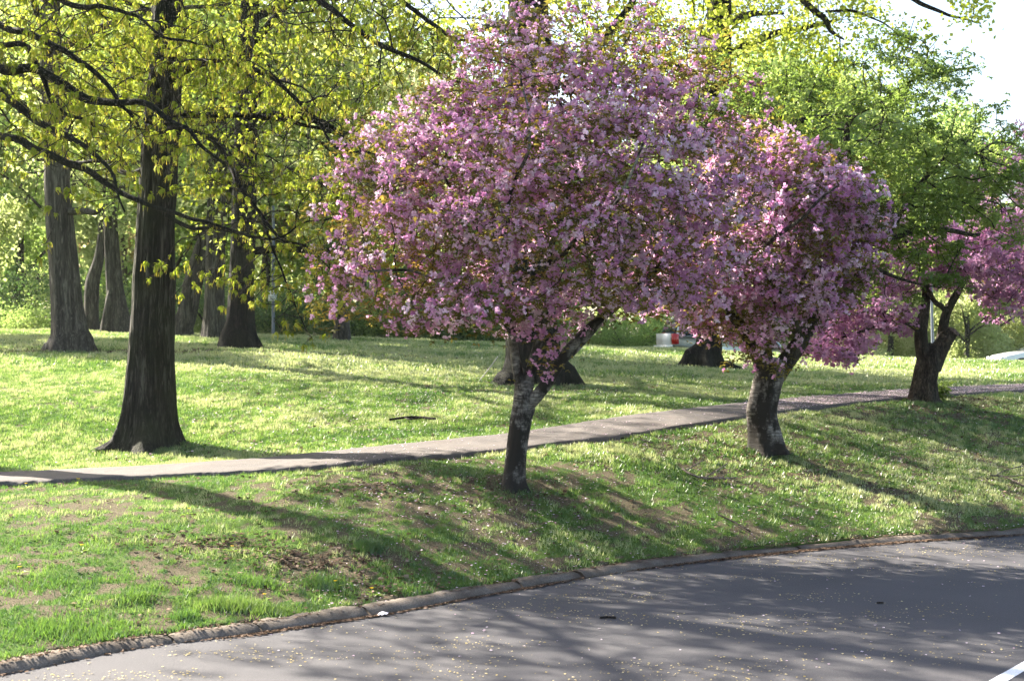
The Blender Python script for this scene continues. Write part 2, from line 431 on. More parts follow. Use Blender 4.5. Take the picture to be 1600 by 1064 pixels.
# bare-ground field, in world metres
bare_spots = []
for (px, py, rx, ry, s) in ((480, 875, .85, .5, 1.), (340, 845, .6, .45, .8), (260, 700, .9, .8, .5), (803, 765, .55, .8, .9), (1195, 710, .8, .9, .8),
                            (1445, 632, .9, .8, 1.), (1540, 625, 2.2, .5, .9), (1500, 690, 1.8, 1.0, .6), (1350, 735, 1.5, .7, .55), (108, 549, 3.4, .9, .9), (400, 549, 4.2, .8, .9),
                            (835, 604, 1.6, 1.3, .9), (1100, 575, 3.0, .9, 1.), (600, 900, .8, .3, .5), (700, 735, .5, .5, .6), (560, 765, .6, .3, .8),
                            (250, 920, .9, .5, .5), (60, 930, .6, .4, .4), (420, 690, 1.2, .8, .35), (950, 800, .9, .4, .5), (1060, 840, .8, .5, .6), (1130, 800, .9, .4, .45), (40, 690, .8, .7, .4), (1560, 770, 1.5, .8, .6)):
    g = ground_hit(px, py); bare_spots.append((g[0], g[1], rx, ry, s))
def bare(x, y):
    b = 0*np.asarray(x, float)
    n = fbm(np.asarray(x)*1.6, np.asarray(y)*1.6, 0, 21, 4)
    for (bx, by, rx, ry, s) in bare_spots:
        b = np.maximum(b, s*np.exp(-(((x-bx)/rx)**2+((y-by)/ry)**2)))
    Y, _ = knots_at(uof(x, y))
    bank = np.clip((Y[1]-y)/.5, 0, 1)
    kerbside = np.exp(-np.clip(y-Y[0], 0, 9)/.35)*.75*bank
    pathside = np.maximum(np.exp(-np.abs(Y[1]-y)/.22), .6*np.exp(-np.abs(Y[2]-y)/.15))*.75
    general = .42*bank+.12
    b = np.maximum(np.maximum(b, kerbside), np.maximum(pathside, general))
    n2 = fbm(np.asarray(x)*7, np.asarray(y)*7, 0, 23, 3)
    return np.clip((b*.85+(n-.5)*1.3+(n2-.5)*2.2-.30)*1.5, 0, 1)

# ------------------------------------------------------------------ lawn sheet
cols = [(-300, d) for d in (-400, -200, -100, -60, -35, -20, -12, -7, -4, -2, -1)]+[(u, 0) for u in np.arange(-300, 1901, 8)]+[(1900, d) for d in (1, 2, 4, 7, 12, 20, 35, 60, 100, 200, 400)]
cu = np.array([c[0] for c in cols], float); cd = np.array([c[1] for c in cols], float)
kY, kZ = knots_at(cu)
rows = []

segsn = [96, 14, 36, 36, 30, 8, 8, 14]
for j, n in enumerate(segsn):
    t = np.arange(n)/n
    if j == 7: t = t**2.2
    for tt in t:
        y0 = kY[j]+(.07 if j == 0 else 0)
        rows.append(y0+(kY[j+1]-y0)*tt)
rows.append(kY[-1]); RY = np.array(rows)
RX = (cu-CX)/F*RY+cd
RZ = hgt(RX.ravel(), RY.ravel()).reshape(RX.shape)
RZ[0] = .02
RB = bare(RX.ravel(), RY.ravel())
nr, nc = RX.shape; idx = np.arange(nr*nc).reshape(nr, nc)
Q = np.stack([idx[:-1, :-1], idx[:-1, 1:], idx[1:, 1:], idx[1:, :-1]], -1).reshape(-1, 4)
m, nt = new_mat('lawn_ground')
at = nt.nodes.new('ShaderNodeAttribute'); at.attribute_name = 'bare'
co = coords(nt)
n1 = noise(nt, 14, 6, .7, co); n2 = noise(nt, 60, 4, .7, co); n3 = noise(nt, 1.5, 4, .6, co)
gcol = ramp(nt, n1, [(.3, (.035, .07, .012)), (.55, (.07, .13, .02)), (.75, (.12, .19, .035))]).outputs[0]
gcol = mixc(nt, ramp(nt, n3, [(.4, (0, 0, 0)), (.7, (.5, .5, .5))]).outputs[0], gcol, (.13, .17, .04))
scol = ramp(nt, n2, [(.3, (.035, .028, .016)), (.5, (.105, .085, .05)), (.72, (.25, .21, .14))]).outputs[0]
bm = ramp(nt, at.outputs['Fac'], [(.15, (0, 0, 0)), (.6, (1, 1, 1))]).outputs[0]
finish(nt, mixc(nt, bm, gcol, scol), .95, .1, n2, 1.0, .03)
M['lawn'] = m
lawn = mk_obj('lawn', mk_mesh('lawn', np.stack([RX.ravel(), RY.ravel(), RZ.ravel()], 1), Q, [m], None, {'bare': RB}, True), kind='structure')

# big ground sheet under everything, out to the horizon
m, nt = new_mat('far_ground'); co = coords(nt)
finish(nt, ramp(nt, noise(nt, .6, 6, .7, co), [(.3, (.05, .09, .015)), (.7, (.12, .16, .04))]).outputs[0], .95, .1)
mk_obj('ground', mk_mesh('ground', [[-900, -900, -.06], [900, -900, -.06], [900, 900, -.06], [-900, 900, -.06]], [[0, 1, 2, 3]], [m]), kind='structure')

# footpath
m, nt = new_mat('footpath_asphalt'); co = coords(nt)
n1 = noise(nt, 120, 3, .7, co); n2 = noise(nt, 2.2, 5, .65, co); n3 = noise(nt, 18, 4, .7, co)
c = ramp(nt, n1, [(.3, (.055, .048, .046)), (.55, (.105, .093, .088)), (.75, (.22, .198, .185))]).outputs[0]
c = mixc(nt, ramp(nt, n2, [(.35, (0, 0, 0)), (.7, (.55, .55, .55))]).outputs[0], c, (.10, .08, .068))
c = mixc(nt, ramp(nt, n3, [(.55, (0, 0, 0)), (.72, (.5, .5, .5))]).outputs[0], c, (.22, .175, .145))
finish(nt, c, .9, .25, n1, .6, .006)
M['path'] = m
pc = [(u, 0) for u in np.arange(-300, 1901, 4)]; pu = np.array([c_[0] for c_ in pc], float)
pl_ = [(-300, d) for d in (-90, -50, -25, -12, -6, -3, -1)]; pr_ = [(1900, d) for d in (1, 3, 6, 12, 25, 50, 90)]
allc = pl_+pc+pr_; pu = np.array([c_[0] for c_ in allc], float); pd = np.array([c_[1] for c_ in allc], float)
kY2, _ = knots_at(pu); y0, y1 = kY2[1], kY2[2]
wob = .05*(vnoise(np.arange(len(pu))*.21, 0, 0, 5)-.5)*2+.05*(vnoise(np.arange(len(pu))*.9, 0, 0, 6)-.5)+.03*(rng.uniform(0, 1, len(pu))-.5)
y0 = y0+wob; y1 = y1+.6*wob[::-1]
pr = []
for k_, t in enumerate([0, 0, .03]+list(np.linspace(.12, .88, 9))+[.97, 1, 1]):
    yy = y0+(y1-y0)*t; xx = (pu-CX)/F*yy+pd
    h = hgt(xx, yy, True)+.05
    if k_ in (0, 14): h = h-.16
    if k_ in (1, 13): h = h-.008
    pr.append(np.stack([xx, yy, h], 1))
pr = np.array(pr); a_, b_ = pr.shape[:2]; idx = np.arange(a_*b_).reshape(a_, b_)
Q = np.stack([idx[:-1, :-1], idx[:-1, 1:], idx[1:, 1:], idx[1:, :-1]], -1).reshape(-1, 4)
mk_obj('footpath', mk_mesh('footpath', pr.reshape(-1, 3), Q, [m], smooth=False), kind='structure')

# road
m, nt = new_mat('road_asphalt'); co = coords(nt)
n1 = noise(nt, 55, 6, .85, co); n2 = noise(nt, .8, 5, .6, co); n3 = noise(nt, 12, 5, .7, co)
c = ramp(nt, n1, [(.3, (.034, .032, .035)), (.55, (.066, .062, .067)), (.75, (.17, .16, .163))]).outputs[0]
c = mixc(nt, ramp(nt, n2, [(.35, (0, 0, 0)), (.7, (.5, .5, .5))]).outputs[0], c, (.088, .082, .087))
c = mixc(nt, ramp(nt, n3, [(.6, (0, 0, 0)), (.74, (.2, .2, .2))]).outputs[0], c, (.06, .055, .055))
finish(nt, c, .85, .3, n1, .8, .01)
M['road'] = m
def kerb_xy(off=0., du=4):
    """kerb line points, extended straight past the columns"""
    u = np.arange(-300, 1901, du, dtype=float); Yk = np.interp(u, ug, gY[0]); X = (u-CX)/F*Yk
    X = np.concatenate([X[0]+np.array([-90, -50, -25, -12, -6, -3, -1.5]), X, X[-1]+np.array([1.5, 3, 6, 12, 25, 50, 90])])
    Yk = np.concatenate([np.full(7, Yk[0]), Yk, np.full(7, Yk[-1])])
    return np.stack([X, Yk], 1)
kx = kerb_xy()
def offset(line, d):
    t = np.gradient(line, axis=0); t /= np.linalg.norm(t, axis=1, keepdims=True)
    return line+np.stack([-t[:, 1], t[:, 0]], 1)*d
def strip(name, a, b, z, mats, **kw):
    V = np.concatenate([np.c_[a, np.full(len(a), z)], np.c_[b, np.full(len(b), z)]]); n = len(a); i = np.arange(n-1)
    return mk_obj(name, mk_mesh(name, V, np.stack([i, i+1, i+1+n, i+n], 1), mats), **kw)
far_side = kx-np.array([0, 10.0])
strip('road', far_side, offset(kx, .02), 0.0, [m], kind='structure')
# painted line at the road's middle
m, nt = new_mat('road_paint'); co = coords(nt)
n1 = noise(nt, 90, 4, .8, co); finish(nt, ramp(nt, n1, [(.32, (.35, .35, .36)), (.5, (.74, .75, .78))]).outputs[0], .7, .3)
a0 = road_hit(1559, 1064)[:2]; a1 = road_hit(1600, 1040)[:2]; d_ = (a1-a0)/np.linalg.norm(a1-a0)
t_ = np.linspace(-9, 7, 40); nrm = np.array([-d_[1], d_[0]])
cl = a0+t_[:, None]*d_+nrm*(-.012*(t_**2))[:, None]
strip('painted_line', offset(cl, -.06), offset(cl, .06), .004, [m], kind='structure')

# back road behind the crest, where the cars are parked
m = M['road']
xs = np.linspace(-60, 90, 120)
mk = lambda yy: np.stack([xs, np.full(120, yy), hgt(xs, np.full(120, yy))+.03], 1)
V = np.concatenate([mk(55.6), mk(57.5), mk(60.5)]); i = np.arange(119)
mk_obj('road', mk_mesh('park_road', V, np.concatenate([np.stack([i, i+1, i+121, i+120], 1), np.stack([i+120, i+121, i+241, i+240], 1)]), [m]), kind='structure')

# ------------------------------------------------------------------ kerb of cast sections
m, nt = new_mat('kerb_concrete'); co = coords(nt)
n1 = noise(nt, 70, 4, .7, co); n2 = noise(nt, 3, 5, .65, co)
c = ramp(nt, n1, [(.3, (.07, .055, .042)), (.55, (.17, .138, .11)), (.75, (.30, .255, .21))]).outputs[0]
c = mixc(nt, ramp(nt, n2, [(.4, (0, 0, 0)), (.65, (.85, .85, .85))]).outputs[0], c, (.075, .055, .04))
finish(nt, c, .9, .25, n1, .6, .008)
M['kerb'] = m
kerb = thing('kerb', 'weathered low concrete kerb curving between the road and the grassy bank', 'kerb', (0, 0, 0))
kd = kerb_xy(); seg_l = np.concatenate([[0], np.cumsum(np.linalg.norm(np.diff(kd, axis=0), axis=1))])
prof = np.array([[-.13, -.05], [-.125, .014], [-.105, .028], [-.065, .054], [-.03, .068], [.03, .077], [.10, .076], [.105, -.05]])
s0 = seg_l[7]; tot = seg_l[-8]; s = s0; kn = 0
while s < tot:
    L = random.uniform(2.2, 3.1) if random.random() > .35 else random.uniform(.8, 1.5)
    e = min(s+L-.018, tot); q = np.linspace(s, e, 15)
    c2 = np.stack([np.interp(q, seg_l, kd[:, 0]), np.interp(q, seg_l, kd[:, 1])], 1)
    t = np.gradient(c2, axis=0); t /= np.linalg.norm(t, axis=1, keepdims=True); nn = np.stack([-t[:, 1], t[:, 0]], 1)
    xm = np.interp(s, seg_l, kd[:, 0]); dz = random.uniform(-.016, .010)-.03*min(1, max(0, (xm-.5)/1.5)); tilt = random.uniform(-.02, .02); shift = random.uniform(-.02, .02)
    V = []
    for k_, (cc, n_) in enumerate(zip(c2, nn)):
        for j, (o_, zh) in enumerate(prof):
            jn = (vnoise(q[k_]*5, o_*14, zh*10, 3)-.5)*.04+(vnoise(q[k_]*16, o_*30, zh*30, 5)-.5)*.02
            ends = .012 if k_ in (0, 14) and 0 < j < 7 else 0
            V.append([*(cc+n_*(o_+shift+jn)), zh+dz+tilt*(k_-7)/7+jn*.8*(j > 0)-ends])
    V = np.array(V); idx = np.arange(15*8).reshape(15, 8)
    Q = np.stack([idx[:-1, :-1], idx[:-1, 1:], idx[1:, 1:], idx[1:, :-1]], -1).reshape(-1, 4)
    Q = np.vstack([Q, [[0, 1, 6, 7], [1, 2, 5, 6], [2, 3, 4, 5]], np.array([[0, 1, 6, 7], [1, 2, 5, 6], [2, 3, 4, 5]])+112])
    mk_obj('kerb_stone', mk_mesh('kerb_stone', V, Q, [M['kerb']]), kerb)
    s += L; kn += 1

# ------------------------------------------------------------------ leaf and flower templates
def leaf_quads(L, W_, fold=.25, droop=.2, at=(0, 0, 0), R=np.eye(3)):
    """folded pointed leaf of two quads, stem at origin, along +x"""
    V = np.array([[0, 0, 0], [L*.45, W_/2, fold*W_/2], [L, 0, -droop*L], [L*.45, -W_/2, fold*W_/2], [L*.5, 0, -droop*L*.25]])
    V = V@np.asarray(R).T+np.asarray(at)
    return V, np.array([[0, 4, 2, 1], [0, 3, 2, 4]])
def template(parts):
    V = []; Q = []; Mi = []; n = 0
    for (v, q, mi) in parts:
        V.append(v); Q.append(q+n); n += len(v); Mi.append(np.full(len(q), mi))
    return np.concatenate(V), np.concatenate(Q), np.concatenate(Mi)
trg = np.random.default_rng(5)
def blossom_template(nfl=3, npet=7, R0=.028, spread=.022):
    parts = []
    for f in range(nfl):
        c = trg.normal(0, spread, 3)*np.array([1, 1, .6])-np.array([0, 0, .015])
        for k in range(npet):
            d = trg.normal(size=3); d[2] -= .25; zax = d/np.linalg.norm(d)
            s_ = R0*trg.uniform(.75, 1.15)
            V = np.array([[-.28*s_, .1*s_, .15*s_], [.28*s_, -.1*s_, .15*s_], [.55*s_, .15*s_, .95*s_], [-.5*s_, -.12*s_, 1.05*s_]])
            xax = np.cross(zax, trg.normal(size=3)); xax /= np.linalg.norm(xax); yax = np.cross(zax, xax)
            parts.append((V@np.stack([xax, yax, zax], 1).T+c, np.array([[0, 1, 2, 3]]), 0))
    return template(parts)
T_blossom = [blossom_template(n_, 6, .030) for n_ in (2, 3, 3, 4, 3, 3)]
T_blossom_far = [blossom_template(3, 5, .036, .04) for _ in range(4)]
def leaf_tuft(n, L, W_, spread, droop, mi=0, simple=False):
    parts = []
    for k in range(n):
        a = 2*math.pi*(k+trg.uniform(-.3, .3))/n; tl = trg.uniform(-.5, .5)+spread
        ca, sa, cb, sb = math.cos(a), math.sin(a), math.cos(tl), math.sin(tl)
        R = np.array([[ca, -sa, 0], [sa, ca, 0], [0, 0, 1]])@np.array([[cb, 0, -sb], [0, 1, 0], [sb, 0, cb]])
        v, q = leaf_quads(L*trg.uniform(.7, 1.15), W_*trg.uniform(.8, 1.2), .3, droop, trg.normal(0, .012, 3), R)
        if simple: v, q = v[:4], np.array([[0, 3, 2, 1]])
        parts.append((v, q, mi))
    return parts
T_bronze = [template(leaf_tuft(3, .075, .036, .1, .35, 0, True)) for _ in range(5)]
T_green = [template(leaf_tuft(5, .085, .045, -.15, .35, 0, True)) for _ in range(5)]
def oak_template():
    parts = leaf_tuft(8, .078, .034, -.95, .3)
    parts += leaf_tuft(4, .06, .03, -.1, .3)
    for k in range(4):
        x, y = trg.normal(0, .03, 2); L = trg.uniform(.06, .11); w_ = .0042; a = trg.uniform(0, 3.1)
        dx, dy = math.cos(a)*w_, math.sin(a)*w_; sx, sy = trg.normal(0, .012, 2)
        parts.append((np.array([[x-dx, y-dy, -.02], [x+dx, y+dy, -.02], [x+dx+sx, y+dy+sy, -.03-L], [x-dx+sx, y-dy+sy, -.03-L]]), np.array([[0, 1, 2, 3]]), 1))
    return template(parts)
T_oak = [oak_template() for _ in range(6)]
def far_template(n=7, sz=.14, rad=.26):
    parts = []
    for k in range(n):
        v, q = leaf_quads(sz*trg.uniform(.6, 1.2), sz*trg.uniform(.5, .9), .3, .3, trg.normal(0, rad*.5, 3), rot_random(1, trg)[0])
        parts.append((v[[0, 1, 2, 3]], np.array([[0, 1, 2, 3]]), 0))
    return template(parts)
T_far = [far_template() for _ in range(6)]
T_fine = [far_template(9, .10, .22) for _ in range(6)]

# ------------------------------------------------------------------ tree builder
def blob(px, py, Y, rx, ry, rd, wt=1.):
    c = P(px, py, Y); return (c, np.array([rx/F*Y, rd, ry/F*Y]), wt)
def sample_blobs(blobs, n, rg, shell=.45):
    vol = np.array([b[2]*np.prod(b[1]) for b in blobs]); k = rg.choice(len(blobs), n, p=vol/vol.sum())
    d = rg.normal(size=(n, 3)); d /= np.linalg.norm(d, axis=1, keepdims=True)
    rr = rg.uniform(0, 1, n)**shell
    return np.array([blobs[i][0] for i in k])+d*rr[:, None]*np.array([blobs[i][1] for i in k])
def px_limb(pts): return [(*P(a, b, Y), r) for (a, b, Y, r) in pts]

def build_tree(name, label, base, limbs, blobs, nattr, step, leaf, seed, bark_m, twig_m, group=None, cat='tree',
               trunk_sides=40, trunk_kw=None, limb_sides=10, kill=None, trop=(0, 0, .03), rt=.004, jit=.22, extra=None,
               jit_leaf=.06, indiv=0, twig_sides=4, tip_only=False, trunk_seg=.08, seed_from=0, limb_mat=None, shell=.45, minz=None, wob=.12, pp=2.4, lscale=1.):
    """leaf: list of dict(name, temps, mats, n, scale, tilt or None, tint, spur)"""
    rg = np.random.default_rng(seed)
    base = np.asarray(base, float)
    t = thing(name, label, cat, tuple(base), group)
    pl = Poly()
    tk = dict(rough=.07, freq=5, flare=.5, flare_h=.35, lobes=5, seed=seed); tk.update(trunk_kw or {})
    tr = spline(limbs[0], trunk_seg)
    tube(pl, tr, trunk_sides, **tk)
    mk_obj('trunk', pl.mesh('trunk', [bark_m], True, base), t)
    seeds = []
    if seed_from is not None:
        st = spline(limbs[0], max(step, .25)); seeds.append(st[int(len(st)*seed_from):])
    for lb in limbs[1:]:
        pl = Poly(); sp = spline(lb, .12); sp[:, 3] *= lscale
        sp[:, :3] += (np.stack([vnoise(sp[:, 0]*2.3+k*9, sp[:, 1]*2.3, sp[:, 2]*2.3, seed+k) for k in range(3)], 1)-.5)*wob*np.linspace(.2, 1, len(sp))[:, None]
        tube(pl, sp, limb_sides if sp[0, 3] < .12 else limb_sides+8, rough=.16, freq=2.5, seed=seed+len(seeds)*3)
        mk_obj('limb', pl.mesh('limb', [limb_mat or bark_m], True, base), t)
        seeds.append(sp[2::2])
    S = np.concatenate(seeds)
    A = sample_blobs(blobs, nattr, rg, shell)
    gz = hgt(A[:, 0], A[:, 1])
    A = A[A[:, 2] > gz+(minz or .9)]
    N, par = colonize(S[:, :3], S[:, 3], A, step, kill or step*1.3, 110, trop, jit, rg)
    n0 = len(S)
    r = skeleton_radii(N, par, n0, rt, pp)
    r = np.minimum(r, .5*np.median(S[:, 3])+.02)
    pl = Poly()
    twig_tubes(pl, N, par, r, n0, twig_sides)
    tips = np.arange(n0, len(N)); thin = tips[r[tips] < rt*(3.2 if pp > 2.2 else 2.6)]
    if tip_only:
        haskid = np.zeros(len(N), bool); haskid[par[n0:]] = True; thin = thin[~haskid[thin]]
    for L in leaf:
        n = L['n']; src = rg.choice(thin, n)
        off = rg.normal(0, 1, (n, 3))*np.array([1, 1, .7])*L.get('off', jit_leaf)
        if L.get('away') is not None: pass
        pos = N[src]+off
        gp = L.get('gap', .40); gn = fbm(pos[:, 0]*1.5, pos[:, 1]*1.5, pos[:, 2]*1.9, seed+50, 3)
        kp = rg.uniform(0, 1, n) < np.clip((gn-gp)*7+.35, .04, 1); pos = pos[kp]; src = src[kp]; n = len(pos)
        if L.get('filter'):
            kp = L['filter'](pos, rg); pos = pos[kp]; src = src[kp]; n = len(pos)
        if L.get('spur'): segs(pl, N[src], pos, rt*.55)
        g = hgt(pos[:, 0], pos[:, 1]); pos = pos[pos[:, 2] > g+.25]; n = len(pos)
        R = rot_random(n, rg) if L.get('tilt') is None else rot_upright(n, L['tilt'], rg)
        sc = rg.uniform(*L['scale'], n)
        cl = fbm(pos[:, 0]*L.get('cf', 1.4), pos[:, 1]*L.get('cf', 1.4), pos[:, 2]*L.get('cf', 1.4), seed+2, 2)
        tint = np.clip(L.get('tint', .5)+(cl-.5)*1.3+rg.normal(0, .14, n), .02, .98)
        k = L.get('indiv', 0)
        if k:
            # the clusters nearest the viewer stand as parts of their own
            u_ = CX+F*pos[:, 0]/pos[:, 1]; v_ = CY-F*(pos[:, 2]-CAMZ)/pos[:, 1]
            ok = (u_ > 0) & (u_ < 1600) & (v_ > 0) & (v_ < 1064)
            d = np.linalg.norm(pos-np.array([0, 0, CAMZ]), axis=1)+np.where(ok, 0, 100)+rg.uniform(0, .5, n)
            od = d.argsort()[:k]; keep = np.ones(n, bool); keep[od] = False
            tm = []
            for ti, (V, Q, Mi) in enumerate(L['temps']):
                for tv in (.3, .6, .85):
                    tm.append(mk_mesh(L['part'], V, Q, L['mats'], Mi, {'tint': np.clip(tv+trg.uniform(-.12, .12, len(V)), 0, 1)}))
            for i in od:
                o = bpy.data.objects.new(L['part'], tm[int(rg.integers(0, len(tm)))]); COL.objects.link(o); o.parent = t
                o.matrix_local = Matrix.Translation(Vector(pos[i]-base)) @ Matrix(R[i].tolist()).to_4x4() @ Matrix.Diagonal((sc[i], sc[i], sc[i], 1))
            pos, R, sc, tint = pos[keep], R[keep], sc[keep], tint[keep]
        q = Poly(); scatter(q, L['temps'], pos, R, sc, tint, rg)
        o = mk_obj(L['name'], q.mesh(L['name'], L['mats'], False, base), t, kind='stuff')
    mk_obj('branches', pl.mesh('branches', [twig_m], True, base), t, kind='stuff')
    return t, N, r, n0

# ================================================================== THE CHERRIES
def thin_edge(cx_, cz_, rx_, rz_, k=1.35):
    """a crown that thins out towards its rim"""
    def f(pos, rg):
        d2 = ((pos[:, 0]-cx_)/rx_)**2+((pos[:, 2]-cz_)/rz_)**2
        return rg.uniform(0, 1, len(pos)) < np.clip(k-d2, .16, 1)
    return f
b1 = ground_hit(803, 762); Y1 = b1[1]
limbs = [px_limb([(803, 768, Y1, .155), (803, 745, Y1, .145), (808, 700, Y1, .138), (814, 655, Y1, .142), (818, 628, Y1, .135), (816, 600, Y1, .10)]),
         px_limb([(818, 640, Y1-.02, .085), (838, 618, Y1-.08, .085), (866, 580, Y1-.12, .08), (893, 543, Y1-.1, .072), (928, 505, Y1, .062), (975, 465, Y1+.2, .05), (1040, 412, Y1+.3, .038), (1130, 340, Y1+.4, .022)]),
         px_limb([(816, 615, Y1, .085), (808, 585, Y1+.1, .07), (801, 545, Y1+.2, .06), (796, 500, Y1+.3, .05), (775, 420, Y1+.4, .04), (740, 350, Y1+.5, .03), (700, 290, Y1+.6, .02)]),
         px_limb([(822, 612, Y1+.05, .08), (830, 575, Y1+.1, .07), (842, 535, Y1+.15, .06), (858, 460, Y1+.2, .05), (862, 380, Y1+.1, .04), (890, 290, Y1, .03), (900, 190, Y1, .018)]),
         px_limb([(880, 562, Y1-.1, .06), (905, 540, Y1+.1, .05), (950, 480, Y1+.4, .045), (985, 380, Y1+.7, .035), (1030, 250, Y1+.9, .022), (1050, 150, Y1+1, .014)]),
         px_limb([(800, 520, Y1+.2, .045), (760, 470, Y1-.1, .035), (700, 440, Y1-.4, .028), (620, 425, Y1-.7, .018), (540, 430, Y1-.9, .011)]),
         px_limb([(860, 420, Y1+.2, .035), (900, 372, Y1-1.2, .03), (960, 320, Y1-2.0, .022), (1015, 215, Y1-2.2, .014)]),
         px_limb([(780, 430, Y1+.4, .03), (800, 300, Y1-1.3, .025), (830, 230, Y1-1.7, .02), (820, 130, Y1-1.5, .012)])]
blobs = [blob(850, 300, Y1, 265, 230, 2.5), blob(650, 400, Y1-.3, 150, 115, 1.7), blob(745, 490, Y1-.3, 150, 52, 1.7), blob(1040, 330, Y1, 170, 170, 2.1),
         blob(890, 115, Y1, 140, 105, 1.5), blob(590, 460, Y1-.2, 115, 62, 1.0), blob(655, 235, Y1, 100, 85, 1.3), blob(880, 465, Y1-.6, 100, 40, 1.2), blob(1010, 115, Y1, 115, 90, 1.2), blob(1140, 210, Y1+.3, 100, 90, 1.4), blob(600, 250, Y1, 70, 60, 1.), blob(870, 50, Y1+.2, 90, 55, 1.), blob(760, 130, Y1, 110, 90, 1.4), blob(530, 480, Y1-.2, 60, 35, .6, 1.3), blob(1050, 470, Y1-.3, 100, 35, 1.2), blob(500, 440, Y1, 55, 22, .4, 1.5), blob(565, 195, Y1, 40, 22, .4, 1.5), blob(960, 25, Y1, 110, 45, .8), blob(660, 500, Y1-.4, 110, 32, .9, 1.2), blob(838, 560, Y1-.4, 34, 22, .3, 1.), blob(990, 455, Y1-1., 110, 45, .6, 1.5), blob(1090, 430, Y1-1., 90, 50, .6, 1.2), blob(600, 310, Y1+.2, 130, 110, 1.4), blob(800, 50, Y1, 90, 55, 1.), blob(1060, 90, Y1+.2, 90, 70, 1.), blob(700, 575, Y1-1., 14, 12, .12, 3.)]
build_tree('cherry_tree', 'large pink blossoming cherry on the bank with its pale forked trunk nearest the camera', b1, limbs, blobs, 2700, .13,
           [dict(name='blossoms', part='blossom_cluster', temps=T_blossom, mats=[M['blossom']], n=18500, scale=(.75, 1.25), tint=.6, off=.11, filter=thin_edge(.62, 4.55, 3.55, 2.75), indiv=300, cf=3.2, gap=.44),
            dict(name='young_leaves', temps=T_bronze, mats=[M['bronze_leaf']], n=15500, scale=(.7, 1.35), tilt=.6, tint=.55, off=.13, cf=1.6, gap=.3)],
           101, M['cherry_bark'], M['twig_cherry'], trunk_kw=dict(rough=.12, flare=.42, flare_h=.13, lobes=4, freq=3, knots=((.95, 2.6, .12, .25), (1.15, .3, .1, .2))), rt=.0035, seed_from=None, trunk_seg=.04, limb_mat=M['cherry_bark'])

b2 = ground_hit(1196, 704); Y2 = b2[1]
limbs = [px_limb([(1198, 710, Y2, .27), (1196, 690, Y2, .255), (1190, 645, Y2, .235), (1196, 605, Y2, .235), (1205, 580, Y2, .22), (1212, 562, Y2, .15)]),
         px_limb([(1200, 590, Y2, .13), (1180, 550, Y2-.2, .11), (1150, 500, Y2-.4, .085), (1110, 450, Y2-.6, .06), (1060, 410, Y2-.8, .04), (1010, 380, Y2-1, .02)]),
         px_limb([(1212, 590, Y2, .16), (1235, 555, Y2+.1, .14), (1262, 515, Y2+.2, .12), (1290, 470, Y2+.3, .11), (1303, 410, Y2+.4, .10), (1335, 383, Y2+.5, .085), (1385, 372, Y2+.6, .07), (1450, 355, Y2+.8, .05), (1530, 365, Y2+1, .03)]),
         px_limb([(1200, 580, Y2+.1, .11), (1192, 510, Y2+.3, .09), (1185, 430, Y2+.4, .07), (1160, 340, Y2+.3, .045), (1130, 270, Y2+.1, .02)]),
         px_limb([(1250, 530, Y2+.1, .08), (1220, 460, Y2-.9, .06), (1190, 400, Y2-1.5, .045), (1240, 350, Y2-1.9, .03), (1310, 290, Y2-1.9, .015)]),
         px_limb([(1303, 415, Y2+.4, .08), (1290, 340, Y2+.9, .07), (1250, 270, Y2+1.2, .06), (1215, 225, Y2+1.3, .045), (1170, 185, Y2+1.3, .02)]),
         px_limb([(1320, 395, Y2+.5, .07), (1330, 300, Y2+1, .06), (1325, 195, Y2+1.2, .05), (1375, 160, Y2+1.2, .04), (1435, 120, Y2+1.2, .02)]),
         px_limb([(1385, 372, Y2+.6, .05), (1430, 300, Y2+.9, .045), (1480, 245, Y2+1.1, .035), (1540, 240, Y2+1.3, .02)]),
         px_limb([(1330, 385, Y2+.4, .05), (1370, 420, Y2+.1, .035), (1420, 440, Y2-.1, .022), (1470, 450, Y2-.2, .012)])]
blobs2 = [blob(1180, 390, Y2, 195, 135, 2.2), blob(1190, 275, Y2, 110, 80, 1.6), blob(1265, 300, Y2, 90, 70, 1.5), blob(1350, 330, Y2-.2, 55, 50, .9, .8), blob(1100, 450, Y2-.2, 120, 62, 1.6), blob(1310, 330, Y2-.3, 85, 80, 1.6), blob(1190, 500, Y2-.3, 110, 60, 1.5), blob(1255, 430, Y2, 100, 90, 1.8), blob(1165, 565, Y2-.7, 45, 24, .6), blob(1220, 575, Y2-.9, 22, 22, .3)]
t2, N2, r2, n2_ = build_tree('cherry_tree', 'stout pink cherry with a swollen root base, second from the camera, dark limb rising right', b2, limbs[:5], blobs2, 2300, .14,
           [dict(name='blossoms', part='blossom_cluster', temps=T_blossom, mats=[M['blossom']], n=11500, scale=(.9, 1.45), tint=.58, off=.12, filter=thin_edge(P(1180, 400, Y2)[0], P(1180, 400, Y2)[2], 2.45, 2.2), indiv=300, cf=3., gap=.42),
            dict(name='young_leaves', temps=T_bronze, mats=[M['bronze_leaf']], n=11500, scale=(.8, 1.4), tilt=.6, tint=.48, off=.13, gap=.3)],
           102, M['cherry_bark'], M['twig_cherry'], trunk_kw=dict(rough=.16, flare=.42, flare_h=.17, lobes=5, freq=3, knots=((.75, 4.2, .1, .22), (1.0, 1.2, .14, .2))), rt=.004, seed_from=None, trunk_seg=.04, limb_mat=M['cherry_bark_dark'])
